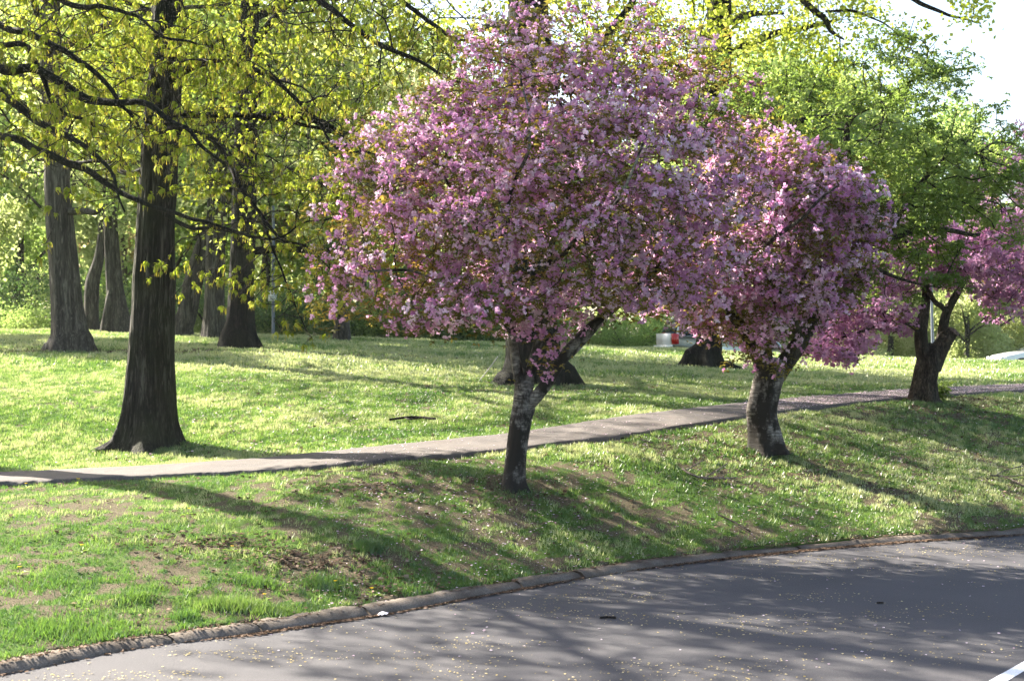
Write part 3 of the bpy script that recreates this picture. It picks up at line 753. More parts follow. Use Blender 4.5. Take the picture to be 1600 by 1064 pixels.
# leafy rootstock growth of the same tree
blobs2g = [blob(1290, 190, Y2+1.3, 190, 95, 2.0, .8), blob(1440, 260, Y2+1.3, 170, 120, 2.0, .8), blob(1160, 140, Y2+1.4, 110, 70, 1.6, .7), blob(1370, 425, Y2+.4, 105, 55, 1.4, .5), blob(1420, 370, Y2+1, 150, 60, 1.6),
           blob(1545, 300, Y2+1.5, 95, 110, 1.6, .7), blob(1410, 120, Y2+1.3, 130, 75, 1.4, .6), blob(1460, 440, Y2-.2, 90, 26, .8, .7)]
rg = np.random.default_rng(77)
seeds = []
for lb in limbs[5:]:
    sp = spline(lb, .12); pl = Poly(); tube(pl, sp, 12, rough=.18, freq=2.5, seed=9)
    mk_obj('limb', pl.mesh('limb', [M['cherry_bark_dark']], True, b2), t2); seeds.append(sp[2::2])
S = np.concatenate(seeds); A = sample_blobs(blobs2g, 2200, rg, .5)
N, par = colonize(S[:, :3], S[:, 3], A, .16, .21, 100, (0, 0, .02), .2, rg)
r = skeleton_radii(N, par, len(S), .0055, 2.2); r = np.minimum(r, .05)
pl = Poly(); twig_tubes(pl, N, par, r, len(S), 4)
mk_obj('branches', pl.mesh('branches', [M['twig']], True, b2), t2, kind='stuff')
thin = np.arange(len(S), len(N)); thin = thin[r[thin] < .016]; src = rg.choice(thin, 14000); pos = N[src]+rg.normal(0, 1, (14000, 3))*np.array([.10, .10, .05])
kp = rg.uniform(0, 1, 14000) < np.clip((fbm(pos[:, 0]*1.5, pos[:, 1]*1.5, pos[:, 2]*2.2, 61, 3)-.46)*7+.35, .03, 1); pos = pos[kp]; nG = len(pos)
q = Poly(); scatter(q, T_green, pos, rot_upright(nG, .35, rg), rg.uniform(.6, 1.15, nG), np.clip(.5+(fbm(pos[:, 0], pos[:, 1], pos[:, 2], 4, 2)-.5)*1.5+rg.normal(0, .15, nG), 0, 1), rg)
mk_obj('green_leaves', q.mesh('green_leaves', [M['green_leaf']], False, b2), t2, kind='stuff', label='fresh green leaves on the rootstock limbs above and right of the blossom')

b3 = ground_hit(1445, 628); Y3 = b3[1]
limbs = [px_limb([(1443, 633, Y3, .27), (1443, 618, Y3, .26), (1446, 590, Y3, .24), (1450, 570, Y3, .24), (1456, 552, Y3, .20), (1463, 542, Y3, .14)]),
         px_limb([(1455, 575, Y3, .20), (1465, 552, Y3, .185), (1478, 534, Y3-.03, .165), (1489, 519, Y3-.06, .15)]),
         px_limb([(1449, 575, Y3, .16), (1441, 545, Y3, .14), (1440, 515, Y3, .125), (1445, 480, Y3+.05, .10), (1447, 440, Y3+.1, .085), (1430, 395, Y3+.2, .06), (1390, 350, Y3+.3, .03)]),
         px_limb([(1468, 550, Y3+.1, .13), (1473, 525, Y3+.12, .11), (1477, 495, Y3+.15, .10), (1484, 478, Y3+.15, .085), (1502, 448, Y3+.15, .07), (1520, 410, Y3+.2, .06), (1555, 360, Y3+.3, .03)]),
         px_limb([(1480, 488, Y3+.1, .06), (1470, 478, Y3, .06), (1458, 468, Y3-.1, .05), (1445, 420, Y3-.3, .035)]),
         px_limb([(1441, 520, Y3, .05), (1400, 500, Y3-.4, .04), (1340, 520, Y3-.9, .025), (1290, 540, Y3-1.1, .012)]),
         px_limb([(1520, 410, Y3+.2, .05), (1570, 420, Y3, .035), (1620, 440, Y3-.2, .02)])]
blobs3 = [blob(1440, 400, Y3, 120, 55, 2.2), blob(1550, 395, Y3, 110, 75, 2.2), blob(1330, 480, Y3-.3, 90, 55, 1.8), blob(1295, 545, Y3-.8, 70, 30, 1.2), blob(1400, 505, Y3-.3, 45, 28, 1.), blob(1580, 465, Y3, 50, 40, 1.3), blob(1350, 400, Y3+.5, 90, 80, 2.)]
t3, _, _, _ = build_tree('cherry_tree', 'gnarled dark cherry beside the path with two stems and one sawn-off limb', b3, limbs, blobs3, 1500, .18,
           [dict(name='blossoms', temps=T_blossom_far, mats=[M['blossom_deep']], n=4200, scale=(1.15, 1.8), tint=.6, off=.1),
            dict(name='young_leaves', temps=T_bronze, mats=[M['bronze_leaf']], n=1800, scale=(1.1, 1.6), tilt=.6, tint=.35, off=.1)],
           103, M['cherry_bark_dark'], M['twig_cherry'], trunk_kw=dict(rough=.22, flare=.55, flare_h=.16, lobes=4, freq=2.6), rt=.005, seed_from=None, trunk_seg=.04)
sp = px_limb([(1489, 519, Y3-.06, .152), (1491.5, 516, Y3-.07, .12)])
pl = Poly(); tube(pl, np.array(sp), 20, rough=.1)
mcut, nt = new_mat('sawn_wood'); finish(nt, ramp(nt, noise(nt, 30, 4, .6, coords(nt)), [(.35, (.05, .035, .03)), (.6, (.20, .13, .11))]).outputs[0], .85, .2)
mk_obj('sawn_end', pl.mesh('sawn_end', [mcut], False, b3), t3)
q = Poly(); n = 90; c_ = ground_hit(1464, 627)
pos = c_+rg.normal(0, 1, (n, 3))*np.array([.12, .1, .1])+np.array([0, -.1, .22])
scatter(q, T_green, pos, rot_upright(n, .6, rg), rg.uniform(.7, 1.2, n), rg.uniform(.1, .6, n), rg)
mk_obj('green_leaves', q.mesh('green_leaves', [M['green_leaf']], False, b3), t3, kind='stuff', label='small green shoots at the foot of the trunk')

# fourth cherry, beyond the right edge; only its crown reaches into view
b4 = np.array([(1760-CX)/F*36, 36., 0]); b4[2] = h1(b4[0], b4[1])
limbs = [[(*b4-np.array([0, 0, .1]), .24), (b4[0]-.05, b4[1], b4[2]+.8, .2), (b4[0]-.1, b4[1], b4[2]+1.5, .16)]]
limbs = [[(b4[0], b4[1], b4[2]-.1, .24), (b4[0]-.05, b4[1], b4[2]+.8, .2), (b4[0]-.1, b4[1], b4[2]+1.6, .15)],
         [(b4[0]-.1, b4[1], b4[2]+1.4, .13), (b4[0]-1., b4[1]-.2, b4[2]+2.6, .09), (b4[0]-2.4, b4[1]-.3, b4[2]+3.8, .04)],
         [(b4[0]-.1, b4[1], b4[2]+1.4, .12), (b4[0]+.6, b4[1]+.3, b4[2]+3, .08), (b4[0]+1.4, b4[1]+.3, b4[2]+4.6, .04)]]
build_tree('cherry_tree', 'pink cherry whose pale crown enters at the right edge behind the green leaves', b4, limbs,
           [blob(1640, 330, 36, 130, 150, 2.8), blob(1590, 430, 35.5, 80, 60, 2), blob(1800, 300, 36, 150, 150, 2.6)], 700, .24,
           [dict(name='blossoms', temps=T_blossom_far, mats=[M['blossom_deep']], n=2600, scale=(1.4, 2.2), tint=.75, off=.14),
            dict(name='young_leaves', temps=T_bronze, mats=[M['bronze_leaf']], n=1300, scale=(1.4, 2.0), tilt=.6, tint=.35, off=.14)],
           104, M['cherry_bark_dark'], M['twig_cherry'], rt=.006, seed_from=None)

# ================================================================== THE OAKS
OAKL = lambda n, s=(.8, 1.4), tint=.5, indiv=0: dict(name='leaf_clusters', part='leaf_cluster', temps=T_oak, mats=[M['oak_leaf'], M['catkin']], n=n, scale=s, tilt=.35, tint=tint, off=.15, spur=True, indiv=indiv, cf=.9, gap=.49)
bA = ground_hit(228, 698); YA = bA[1]
limbs = [px_limb([(230, 704, YA, .47), (231, 690, YA, .445), (234, 640, YA, .405), (237, 560, YA, .365), (240, 470, YA, .34), (243, 360, YA, .32), (250, 240, YA, .30), (258, 120, YA+.05, .27), (262, 0, YA+.1, .25), (262, -180, YA+.2, .2), (255, -450, YA+.3, .14), (258, -760, YA+.3, .06)]),
         px_limb([(252, 215, YA, .10), (300, 205, YA-.5, .09), (345, 232, YA-1.1, .07), (370, 285, YA-1.6, .05), (420, 350, YA-2.0, .035), (480, 390, YA-2.3, .025), (530, 440, YA-2.6, .012)]),
         px_limb([(405, 330, YA-1.9, .03), (430, 400, YA-2.2, .026), (450, 460, YA-2.3, .02), (480, 520, YA-2.4, .01)]),
         px_limb([(248, 330, YA, .07), (290, 352, YA-.6, .055), (350, 362, YA-1.3, .045), (420, 370, YA-1.9, .03), (510, 345, YA-2.4, .015)]),
         px_limb([(258, 130, YA, .10), (330, 95, YA-.6, .08), (400, 110, YA-1.3, .06), (470, 160, YA-1.9, .045), (520, 230, YA-2.3, .02)]),
         px_limb([(262, -20, YA, .12), (380, -50, YA-1.0, .10), (500, 5, YA-2.2, .075), (560, 55, YA-2.7, .06), (640, 95, YA-3.2, .045), (710, 120, YA-3.5, .03), (790, 165, YA-3.7, .014)]),
         px_limb([(262, -60, YA, .11), (420, -90, YA-.8, .09), (580, -30, YA-1.6, .065), (680, 40, YA-2.1, .045), (760, 75, YA-2.3, .02)]),
         px_limb([(250, 250, YA, .09), (200, 270, YA+.6, .07), (150, 250, YA+1.4, .055), (60, 250, YA+2.4, .035)]),
         px_limb([(255, 180, YA, .10), (340, 180, YA+1.0, .08), (440, 185, YA+1.7, .065), (520, 215, YA+2.2, .04), (590, 250, YA+2.6, .02)]),
         px_limb([(262, -300, YA, .10), (50, -420, YA, .07), (-200, -520, YA, .03)]),
         px_limb([(262, -300, YA, .10), (480, -420, YA, .07), (680, -470, YA, .03)]),
         px_limb([(262, -200, YA, .10), (200, -300, YA+2.5, .07), (160, -380, YA+5, .03)]),
         px_limb([(262, -150, YA, .09), (300, -260, YA-3, .06), (310, -300, YA-5, .03)])]
blobsA = [blob(330, 130, YA-.8, 260, 150, 2.8), blob(420, 300, YA-1.3, 150, 110, 1.8), blob(560, 60, YA-2.2, 200, 90, 1.8), blob(90, 130, YA+.8, 220, 150, 2.2), blob(700, 80, YA-3.2, 120, 70, 1.0),
          blob(250, -420, YA, 470, 330, 5, .16), blob(510, 230, YA+.8, 120, 90, 2), blob(470, 420, YA-2.2, 90, 90, .8, 1.6), blob(460, 475, YA-2.3, 75, 55, .6, 9.), blob(380, 430, YA-1.9, 90, 55, .7, 4.), blob(545, 450, YA-2.6, 50, 45, .4, 5.), blob(550, 380, YA-2.6, 80, 100, .7, 2.5), blob(590, 230, YA-2.4, 90, 90, .8, 1.5), blob(300, 430, YA-1.2, 80, 60, .6, 2.)]
treeA = build_tree('oak_tree', 'big oak with flared dark trunk standing alone in the lawn at left', bA, limbs, blobsA, 3700, .22,
           [OAKL(13000, s=(.65, 1.25), indiv=250)], 201, M['oak_bark'], M['twig'], trunk_sides=110,
           trunk_kw=dict(rough=.085, freq=8, flare=.52, flare_h=.30, lobes=6), rt=.0065, pp=2.1, wob=.20, lscale=.66, seed_from=None, trunk_seg=.06, limb_mat=M['backlit_bark'], jit=.34, trop=(0, 0, -.05), minz=1.2)

YO = 19.5
bO = np.array([-11.0, 20.5, 0.]); bO[2] = h1(bO[0], bO[1]); bO = np.array([-11.0, 24.0, h1(-11., 24.)])
def W(x, y, z, r): return (x, y, z, r)
limbs = [[W(-11, 24, bO[2]-.1, .5), W(-11, 24, bO[2]+.5, .42), W(-10.9, 24, 4, .36), W(-10.9, 23.8, 7, .30), W(-10.9, 23.8, 10, .24), W(-11, 24, 15, .10)]]
for pts in ([(-220, 90, 23.6, .14), (-80, 60, 22.5, .12), (0, 108, 21.6, .11), (60, 108, 21.3, .10), (120, 150, 21., .09), (170, 162, 20.8, .08), (240, 168, 20.6, .065), (310, 215, 20.4, .045), (350, 260, 20.2, .02)],
            [(-220, 150, 23.6, .13), (-90, 180, 22, .11), (0, 212, 21.2, .095), (60, 232, 20.9, .09), (120, 262, 20.6, .075), (190, 305, 20.3, .06), (240, 325, 20.1, .05), (300, 345, 19.9, .04), (400, 372, 19.6, .02)],
            [(-220, 40, 23.6, .12), (-80, 0, 22.6, .10), (0, 40, 22, .085), (50, 55, 21.7, .08), (110, 88, 21.4, .065), (160, 128, 21.2, .055), (210, 200, 21, .03)],
            [(-220, 110, 23.6, .12), (-80, 120, 22, .095), (0, 145, 21, .08), (50, 185, 20.6, .07), (110, 215, 20.3, .06), (165, 262, 20, .04), (200, 330, 19.8, .02)],
            [(-220, 60, 23.6, .10), (-60, 80, 22.4, .08), (0, 72, 22.2, .07), (45, 77, 22, .07), (90, 160, 21.8, .05), (150, 200, 21.7, .03)],
            [(-220, -100, 23.6, .12), (-60, -60, 22, .09), (60, -10, 20.5, .07), (180, 20, 19.8, .045), (300, 70, 19.4, .02)]):
    limbs.append(px_limb(pts))
limbs.append([W(-10.9, 24, 8.5, .13), W(-12.5, 22.5, 11, .09), W(-14.5, 21, 13, .04)])
limbs.append([W(-10.9, 24, 9.0, .13), W(-9.5, 25.5, 12, .09), W(-8.5, 27, 14.5, .04)])
blobsO = [blob(60, 110, 21.2, 200, 150, 1.8), blob(170, 240, 20.6, 180, 110, 1.4), blob(-160, 50, 22.5, 150, 170, 2.0), blob(200, 30, 20.6, 180, 60, 1.2), (np.array([-12, 24, 12.]), np.array([4.5, 4.5, 4.]), .28), (np.array([-9., 20.5, 8.5]), np.array([3.5, 3., 1.6]), .35), blob(40, 330, 20.8, 60, 60, .7, .5)]
build_tree('oak_tree', 'oak beyond the left edge whose dark limbs sweep into the upper left corner', bO, limbs, blobsO, 2600, .22,
           [OAKL(6800, s=(.65, 1.25), indiv=50)], 202, M['oak_bark'], M['twig'], rt=.0065, pp=2.1, wob=.20, lscale=.66, seed_from=None, limb_mat=M['backlit_bark'], jit=.3, trop=(0, 0, -.03), minz=2.2)

def mid_oak(label, px, py, rad, path, crownH, crownR, nleaf, seed, bark_m, flare=.5, low=(), temps=None, mats=None, spread=None, kw=None, name='oak_tree', group=None, fh=.4):
    b = ground_hit(px, py); Y = b[1]
    tr = [(b[0], Y, b[2]-.12, rad*1.08), (b[0], Y, b[2]+.3, rad)]
    for (x_, y_, dY, rr) in path: tr.append((*P(x_, y_, Y+dY), rr))
    top = np.array(tr[-1][:3])
    rg = np.random.default_rng(seed)
    # carry on up beyond the frame
    tr.append((top[0]+rg.uniform(-.5, .5), Y, b[2]+crownH*.75, tr[-1][3]*.6)); tr.append((top[0]+rg.uniform(-1, 1), Y, b[2]+crownH, .05))
    limbs = [tr]
    sp = spline(tr, .3)
    for k in range(9):
        h0 = rg.uniform(.32, .8)*crownH+b[2]; i = np.abs(sp[:, 2]-h0).argmin(); c = sp[i]
        a = k*2.4+rg.uniform(-.4, .4); L = crownR*rg.uniform(.6, .95)*(1.1-.4*(h0-b[2])/crownH)
        d = np.array([math.cos(a), math.sin(a)])
        limbs.append([(c[0], c[1], c[2], c[3]*.45), (c[0]+d[0]*L*.4, c[1]+d[1]*L*.4, c[2]+L*.22, c[3]*.3), (c[0]+d[0]*L, c[1]+d[1]*L, c[2]+L*rg.uniform(.1, .45), .035)])
    for lb in low: limbs.append([(*P(x_, y_, Y+dY), rr) for (x_, y_, dY, rr) in lb])
    bl = [(np.array([top[0], Y, b[2]+crownH*.68]), np.array([crownR, crownR, crownH*.36]), 1.)]
    if spread: bl += [blob(*s_) for s_ in spread]
    return build_tree(name, label, b, limbs, bl, 900, .45,
                      [dict(name='leaf_clusters', temps=temps or T_fine, mats=mats or [M['oak_leaf'], M['catkin']], n=nleaf, scale=(1.0, 1.7), tint=.6, off=.28, cf=.5)],
                      seed, bark_m, M['twig'], rt=.009, seed_from=None, trunk_sides=56, trunk_seg=.12, minz=3.5, group=group,
                      trunk_kw=dict(rough=.06, freq=6, flare=flare, flare_h=fh, lobes=5, **(kw or {})), jit=.3)

mid_oak('grey ridged oak leaning slightly left at the far left edge of the lawn', 110, 547, .52, [(108, 520, 0, .46), (101, 440, 0, .40), (92, 330, 0, .36), (86, 200, 0, .32), (80, 60, 0, .28)], 17, 6, 1700, 301, M['grey_bark'],
        flare=.35, low=[[(100, 330, 0, .12), (130, 330, -.5, .09), (150, 332, -.8, .07), (170, 322, -1, .03)]])
mid_oak('thick dark rough-barked oak standing just left of the sign post', 372, 544, .52, [(375, 500, 0, .40), (378, 420, 0, .37), (382, 300, 0, .36), (385, 180, 0, .32), (388, 60, 0, .30)], 18, 6.5, 1800, 302, M['backlit_bark'],
        flare=.3, low=[[(382, 395, 0, .13), (440, 388, -.6, .11), (500, 392, -1, .10), (535, 397, -1.2, .07), (600, 410, -1.5, .03)], [(385, 185, 0, .16), (440, 180, .5, .13), (500, 190, 1, .12), (560, 230, 1.5, .05)]],
        spread=[(470, 300, 38, 160, 110, 3, .6), (250, 300, 38, 110, 90, 3, .5)])
mid_oak('massive oak with wide buttressed base right behind the nearest cherry', 834, 598, .74, [(832, 560, 0, .62), (828, 470, 0, .58), (822, 330, 0, .54), (822, 170, 0, .50), (826, 40, 0, .46)], 19, 7, 1800, 303, M['backlit_bark'],
        flare=.40, fh=.34, spread=[(800, 60, 32, 200, 80, 3, .4), (640, 200, 33, 130, 90, 3, .4)], low=[[(826, 60, 0, .2), (900, 90, .5, .14), (960, 40, 1, .1), (1010, -30, 1.4, .05)]])
mid_oak('oak with spreading gnarled root flare in front of the parked pale car', 1101, 572, .42, [(1106, 545, 0, .36), (1112, 470, 0, .33), (1118, 330, 0, .36), (1122, 150, 0, .38), (1124, 20, 0, .36)], 18, 6, 4600, 304, M['backlit_bark'],
        flare=1.25, fh=.32, spread=[(1120, 50, 38, 170, 90, 3, .8), (1290, 110, 38, 130, 60, 3, .8), (1420, 130, 38, 100, 50, 2.5, .6), (1480, 20, 36, 70, 30, 1.2, .9)],
        low=[[(1124, -60, 0, .2), (1200, -60, -.8, .15), (1255, 2, -1.5, .10), (1290, 30, -1.8, .075), (1300, 48, -1.9, .06), (1322, 62, -2, .02)], [(1124, -90, 0, .18), (1300, -80, -1, .12), (1420, -5, -2, .07), (1470, 20, -2.2, .05), (1530, 40, -2.3, .02)],
             [(1290, 18, -1.8, .04), (1340, 20, -1.9, .035), (1400, 50, -2, .015)]])
mid_oak('slim grey oak trunk between the left edge oak and the twin-footed tree', 143, 517, .27, [(143, 480, 0, .26), (145, 440, 0, .25), (158, 380, 0, .16), (170, 200, 0, .12)], 13, 4, 1500, 305, M['grey_bark'], flare=.2,
        temps=T_far, mats=[M['pale_leaf']], spread=[(160, 400, 50, 80, 50, 3, .7)])
mid_oak('grey oak whose trunk splits into two feet at the ground', 186, 520, .40, [(183, 480, 0, .34), (178, 430, 0, .28), (172, 330, 0, .24), (168, 150, 0, .2)], 14, 5, 1500, 306, M['grey_bark'], flare=.25,
        temps=T_far, mats=[M['wood_leaf']], spread=[(230, 380, 50, 90, 60, 3, .7)], low=[[(180, 440, -.1, .16), (172, 475, -.2, .2), (166, 500, -.25, .2), (164, 521, -.3, .22)]])
mid_oak('smooth grey oak trunk leaning right behind the big oak', 284, 525, .36, [(292, 490, 0, .33), (305, 430, 0, .32), (325, 370, 0, .31), (370, 260, 0, .3), (415, 130, 0, .32), (438, 20, 0, .30)], 16, 5, 1600, 307, M['grey_bark'], flare=.15,
        temps=T_far, mats=[M['pale_leaf']], spread=[(320, 330, 48, 120, 60, 3, .6)])
mid_oak('upright brown-grey oak trunk close behind the thick dark one', 334, 528, .36, [(335, 480, 0, .34), (337, 400, 0, .32), (340, 250, 0, .3), (342, 100, 0, .26)], 16, 5, 1600, 308, M['grey_bark'], flare=.2,
        temps=T_far, mats=[M['wood_leaf']])
mid_oak('short-looking grey trunk standing between the sign post and the nearest cherry', 534, 531, .28, [(534, 500, 0, .26), (535, 440, 0, .24), (538, 300, 0, .2)], 13, 4.5, 1500, 309, M['grey_bark'], flare=.12,
        temps=T_far, mats=[M['pale_leaf']], spread=[(560, 380, 52, 120, 70, 3, .8)])

# ================================================================== WOODS BEHIND
def far_tree(name, label, mats, H, R_, nleaf, seed, group, temps=T_far, low=.18, scale=(1.3, 2.3)):
    rg = np.random.default_rng(seed)
    tr = [(0, 0, -.3, .24), (0, 0, .5, .2), (rg.uniform(-.4, .4), 0, H*.4, .16), (rg.uniform(-.8, .8), 0, H*.8, .07)]
    limbs = [tr]
    for k in range(5):
        a = k*1.3+rg.uniform(0, 1); z = H*rg.uniform(.2, .5)
        limbs.append([(0, 0, z, .09), (math.cos(a)*R_*.35, math.sin(a)*R_*.35, z+H*.12, .06), (math.cos(a)*R_*.8, math.sin(a)*R_*.8, z+H*.22, .02)])
    bl = []
    for k in range(10):
        a = rg.uniform(0, 6.28); z = H*rg.uniform(low+.12, .88); q = R_*rg.uniform(.2, .75)*(1-.4*abs(z/H-.5))
        s_ = R_*rg.uniform(.28, .5); bl.append((np.array([math.cos(a)*q, math.sin(a)*q, z]), np.array([s_, s_, s_*.8]), 1.))
    t = thing(name, label, 'tree', (0, 0, 0), group)
    pl = Poly(); tube(pl, spline(tr, .4), 12, rough=.1, seed=seed)
    for lb in limbs[1:]: tube(pl, spline(lb, .5), 6, rough=.1, seed=seed)
    mk_obj('trunk', pl.mesh('trunk', [M['grey_bark']], True), t)
    seeds = np.concatenate([spline(l, .6)[1:] for l in limbs])
    A = sample_blobs(bl, 420, rg, .5)
    N, par = colonize(seeds[:, :3], seeds[:, 3], A, .55, .75, 60, (0, 0, .02), .25, rg)
    r = np.minimum(skeleton_radii(N, par, len(seeds), .013), .07)
    pl = Poly(); twig_tubes(pl, N, par, r, len(seeds), 3); mk_obj('branches', pl.mesh('branches', [M['grey_bark']], True), t, kind='stuff')
    src = rg.choice(np.arange(len(seeds), len(N)), nleaf); pos = N[src]+rg.normal(0, .32, (nleaf, 3))
    q = Poly(); scatter(q, temps, pos, rot_random(nleaf, rg), rg.uniform(*scale, nleaf), np.clip(.5+(fbm(pos[:, 0]*.6, pos[:, 1]*.6, pos[:, 2]*.6, seed, 2)-.5)*1.6+rg.normal(0, .12, nleaf), 0, 1), rg)
    mk_obj('crown', q.mesh('crown', mats, False), t, kind='stuff')
    return t
G1 = 'woodland trees behind the lawn'
LA = 'tall yellow-green tree in the sunlit woods beyond the far edge of the lawn'
LB = 'tall fresh green tree in the woods beyond the far edge of the lawn'
LC = 'tree with rusty budding twigs in the woods beyond the far edge of the lawn'
LD = 'low rounded pale yellow-green tree beyond the parked cars on the right'
va = far_tree('woodland_tree', LA, [M['pale_leaf']], 17, 5.5, 2600, 401, G1)
vb = far_tree('woodland_tree', LB, [M['wood_leaf']], 16, 5.0, 2600, 402, G1)
vc = far_tree('woodland_tree', LC, [M['rust_leaf']], 14, 5.0, 2300, 403, G1, scale=(.9, 1.6))
vd = far_tree('woodland_tree', LD, [M['pale_leaf']], 8, 4.2, 3600, 404, 'low pale trees behind the parked cars', low=-.02, scale=(.8, 1.4))
used = set()
LM = [(-200, 'beyond the left edge of the lawn'), (60, 'left of the leaning edge oak'), (160, 'behind the slim grey trunk'), (240, 'behind the twin-footed tree'), (310, 'behind the right-leaning grey trunk'), (400, 'behind the thick dark oak'), (470, 'right of the sign post'),
      (560, 'behind the short-looking grey trunk'), (700, 'left of the nearest cherry trunk'), (860, 'behind the massive oak'), (980, 'between the massive oak and the silver car'), (1120, 'behind the silver car'), (1240, 'behind the stout cherry'), (1380, 'left of the gnarled cherry'), (1500, 'behind the gnarled cherry'), (1600, 'behind the white bonnet'), (9999, 'beyond the right edge of the lawn')]
taken = {}
def place_label(o, kind, px, Y):
    lm = next(t for a, t in LM if px <= a); row = 'in the front row' if Y < 70 else ('in the second row' if Y < 82 else ('in the back rows' if Y < 100 else 'farthest back'))
    l = kind+', '+row+' '+lm
    if l in taken:
        taken[l] += 1; l = kind+' '+('screened', 'hidden', 'buried')[min(taken[l]-2, 2)]+', '+row+' '+lm
        taken[l] = taken.get(l, 0)+1
    else: taken[l] = 1
    o['label'] = l
KIND = {}
def put(v, px, Y, s=1., sz=None):
    o = v if v.name not in used else copy_tree(v)
    used.add(v.name)
    x = (px-CX)/F*Y; o.location = (x, Y, h1(x, Y)-.1); o.rotation_euler = (0, 0, random.uniform(0, 6.28)); o.scale = (s, s, sz or s)
    place_label(o, KIND[v.name], px, Y)
    return o
KIND.update({va.name: 'tall yellow-green woodland tree', vb.name: 'tall fresh green woodland tree', vc.name: 'rusty budding woodland tree', vd.name: 'low pale yellow-green tree'})
for i, (px, Y) in enumerate([(-60, 66), (30, 74), (110, 64), (190, 80), (260, 70), (330, 84), (410, 68), (490, 78), (560, 66), (650, 82), (720, 84), (800, 98), (870, 104), (950, 108), (1030, 106), (60, 92), (220, 96), (380, 98), (540, 98), (700, 100), (1110, 96), (900, 102), (460, 110), (620, 112), (140, 112), (300, 112), (0, 112)]):
    put((va, vb, va, vc, vb)[i % 5], px, Y, random.uniform(.85, 1.2))
for px, Y, s in [(-260, 50, .85)]: put(va, px, Y, s)
for px, Y, s in [(1230, 74, .9), (1310, 80, .95), (1390, 72, .85), (1470, 84, 1.), (1550, 74, .85), (1640, 80, 1.0), (1160, 80, 1.), (1720, 74, 1.), (1430, 95, 1.25), (1560, 98, 1.3), (1290, 98, 1.3), (1100, 84, 1.0), (1850, 85, 1.2), (1510, 68, .7), (1350, 67, .65)]:
    put(vd, px, Y, s)
for px, Y, s in [(1120, 94, 1.35), (1190, 92, 1.4), (1260, 100, 1.4), (1350, 94, 1.25), (1430, 104, 1.25), (1500, 98, 1.0), (1600, 104, .9), (1690, 100, .8)]: put(vb, px, Y, s)
# shrubs in the undergrowth
def shrub(label, mats, H, R_, n, seed, group, temps=T_fine):
    rg = np.random.default_rng(seed); t = thing('shrub', label, 'shrub', (0, 0, 0), group)
    pl = Poly(); tips = []
    for k in range(16):
        a = rg.uniform(0, 6.28); L = rg.uniform(.5, 1.)*R_; sp = spline([(0, 0, -.1, .03), (math.cos(a)*L*.4, math.sin(a)*L*.4, H*.4, .022), (math.cos(a)*L, math.sin(a)*L, H*rg.uniform(.5, .95), .008)], .3)
        tube(pl, sp, 4, rough=0); tips.append(sp[1:, :3])
    mk_obj('stems', pl.mesh('stems', [M['twig']], True), t)
    tips = np.concatenate(tips); pos = tips[rg.integers(0, len(tips), n)]+rg.normal(0, 1, (n, 3))*np.array([.42, .42, .32])*R_/1.8; pos = pos[pos[:, 2] > 0]
    n = len(pos); q = Poly(); scatter(q, temps, pos, rot_random(n, rg), rg.uniform(.7, 1.3, n), np.clip(.5+(fbm(pos[:, 0], pos[:, 1], pos[:, 2], seed, 2)-.5)*1.6+rg.normal(0, .12, n), 0, 1), rg)
    mk_obj('foliage', q.mesh('foliage', mats, False), t, kind='stuff')
    return t
sa = shrub('dark green shrub in the undergrowth along the far edge of the lawn', [M['shrub_leaf']], 2.6, 1.9, 1100, 501, 'shrubs along the far edge of the lawn')
sb = shrub('light green shrub in the undergrowth along the far edge of the lawn', [M['wood_leaf']], 2.2, 1.8, 1000, 502, 'shrubs along the far edge of the lawn')
KIND.update({sa.name: 'dark green shrub', sb.name: 'light green shrub'})
for px in (885, 930, 985, 1040): put(sb, px, 60+random.uniform(0, 5), random.uniform(.8, 1.1)) if sb.name in KIND else None
for i, px in enumerate(list(range(-40, 870, 62))+list(range(0, 860, 90))):
    Y = random.uniform(60, 68) if i < 15 else random.uniform(69, 76)
    put((sa, sb, sa)[i % 3], px+random.uniform(-20, 20), Y, random.uniform(.8, 1.3) if i < 15 else random.uniform(1.1, 1.7))
# far wood reads as one mass
rg = np.random.default_rng(9); n = 6000
ang = rg.uniform(-.62, .62, n); Yd = rg.uniform(118, 140, n); x = np.tan(ang)*Yd
Ht = np.where(x < 18, 15+5*vnoise(x*.12, 0, 0, 8), 9+3*vnoise(x*.12, 0, 0, 8))
z = rg.uniform(0, 1, n)**.8*Ht+1
q = Poly(); pos = np.stack([x, Yd, z], 1)
scatter(q, T_far, pos, rot_random(n, rg), rg.uniform(4.2, 7.5, n), np.clip(.5+(fbm(x*.2, Yd*.2, z*.25, 9, 2)-.5)*1.8, 0, 1), rg)
mk_obj('distant_wood', q.mesh('distant_wood', [M['pale_leaf']], False), kind='stuff', label='mass of distant spring woodland behind the park trees')

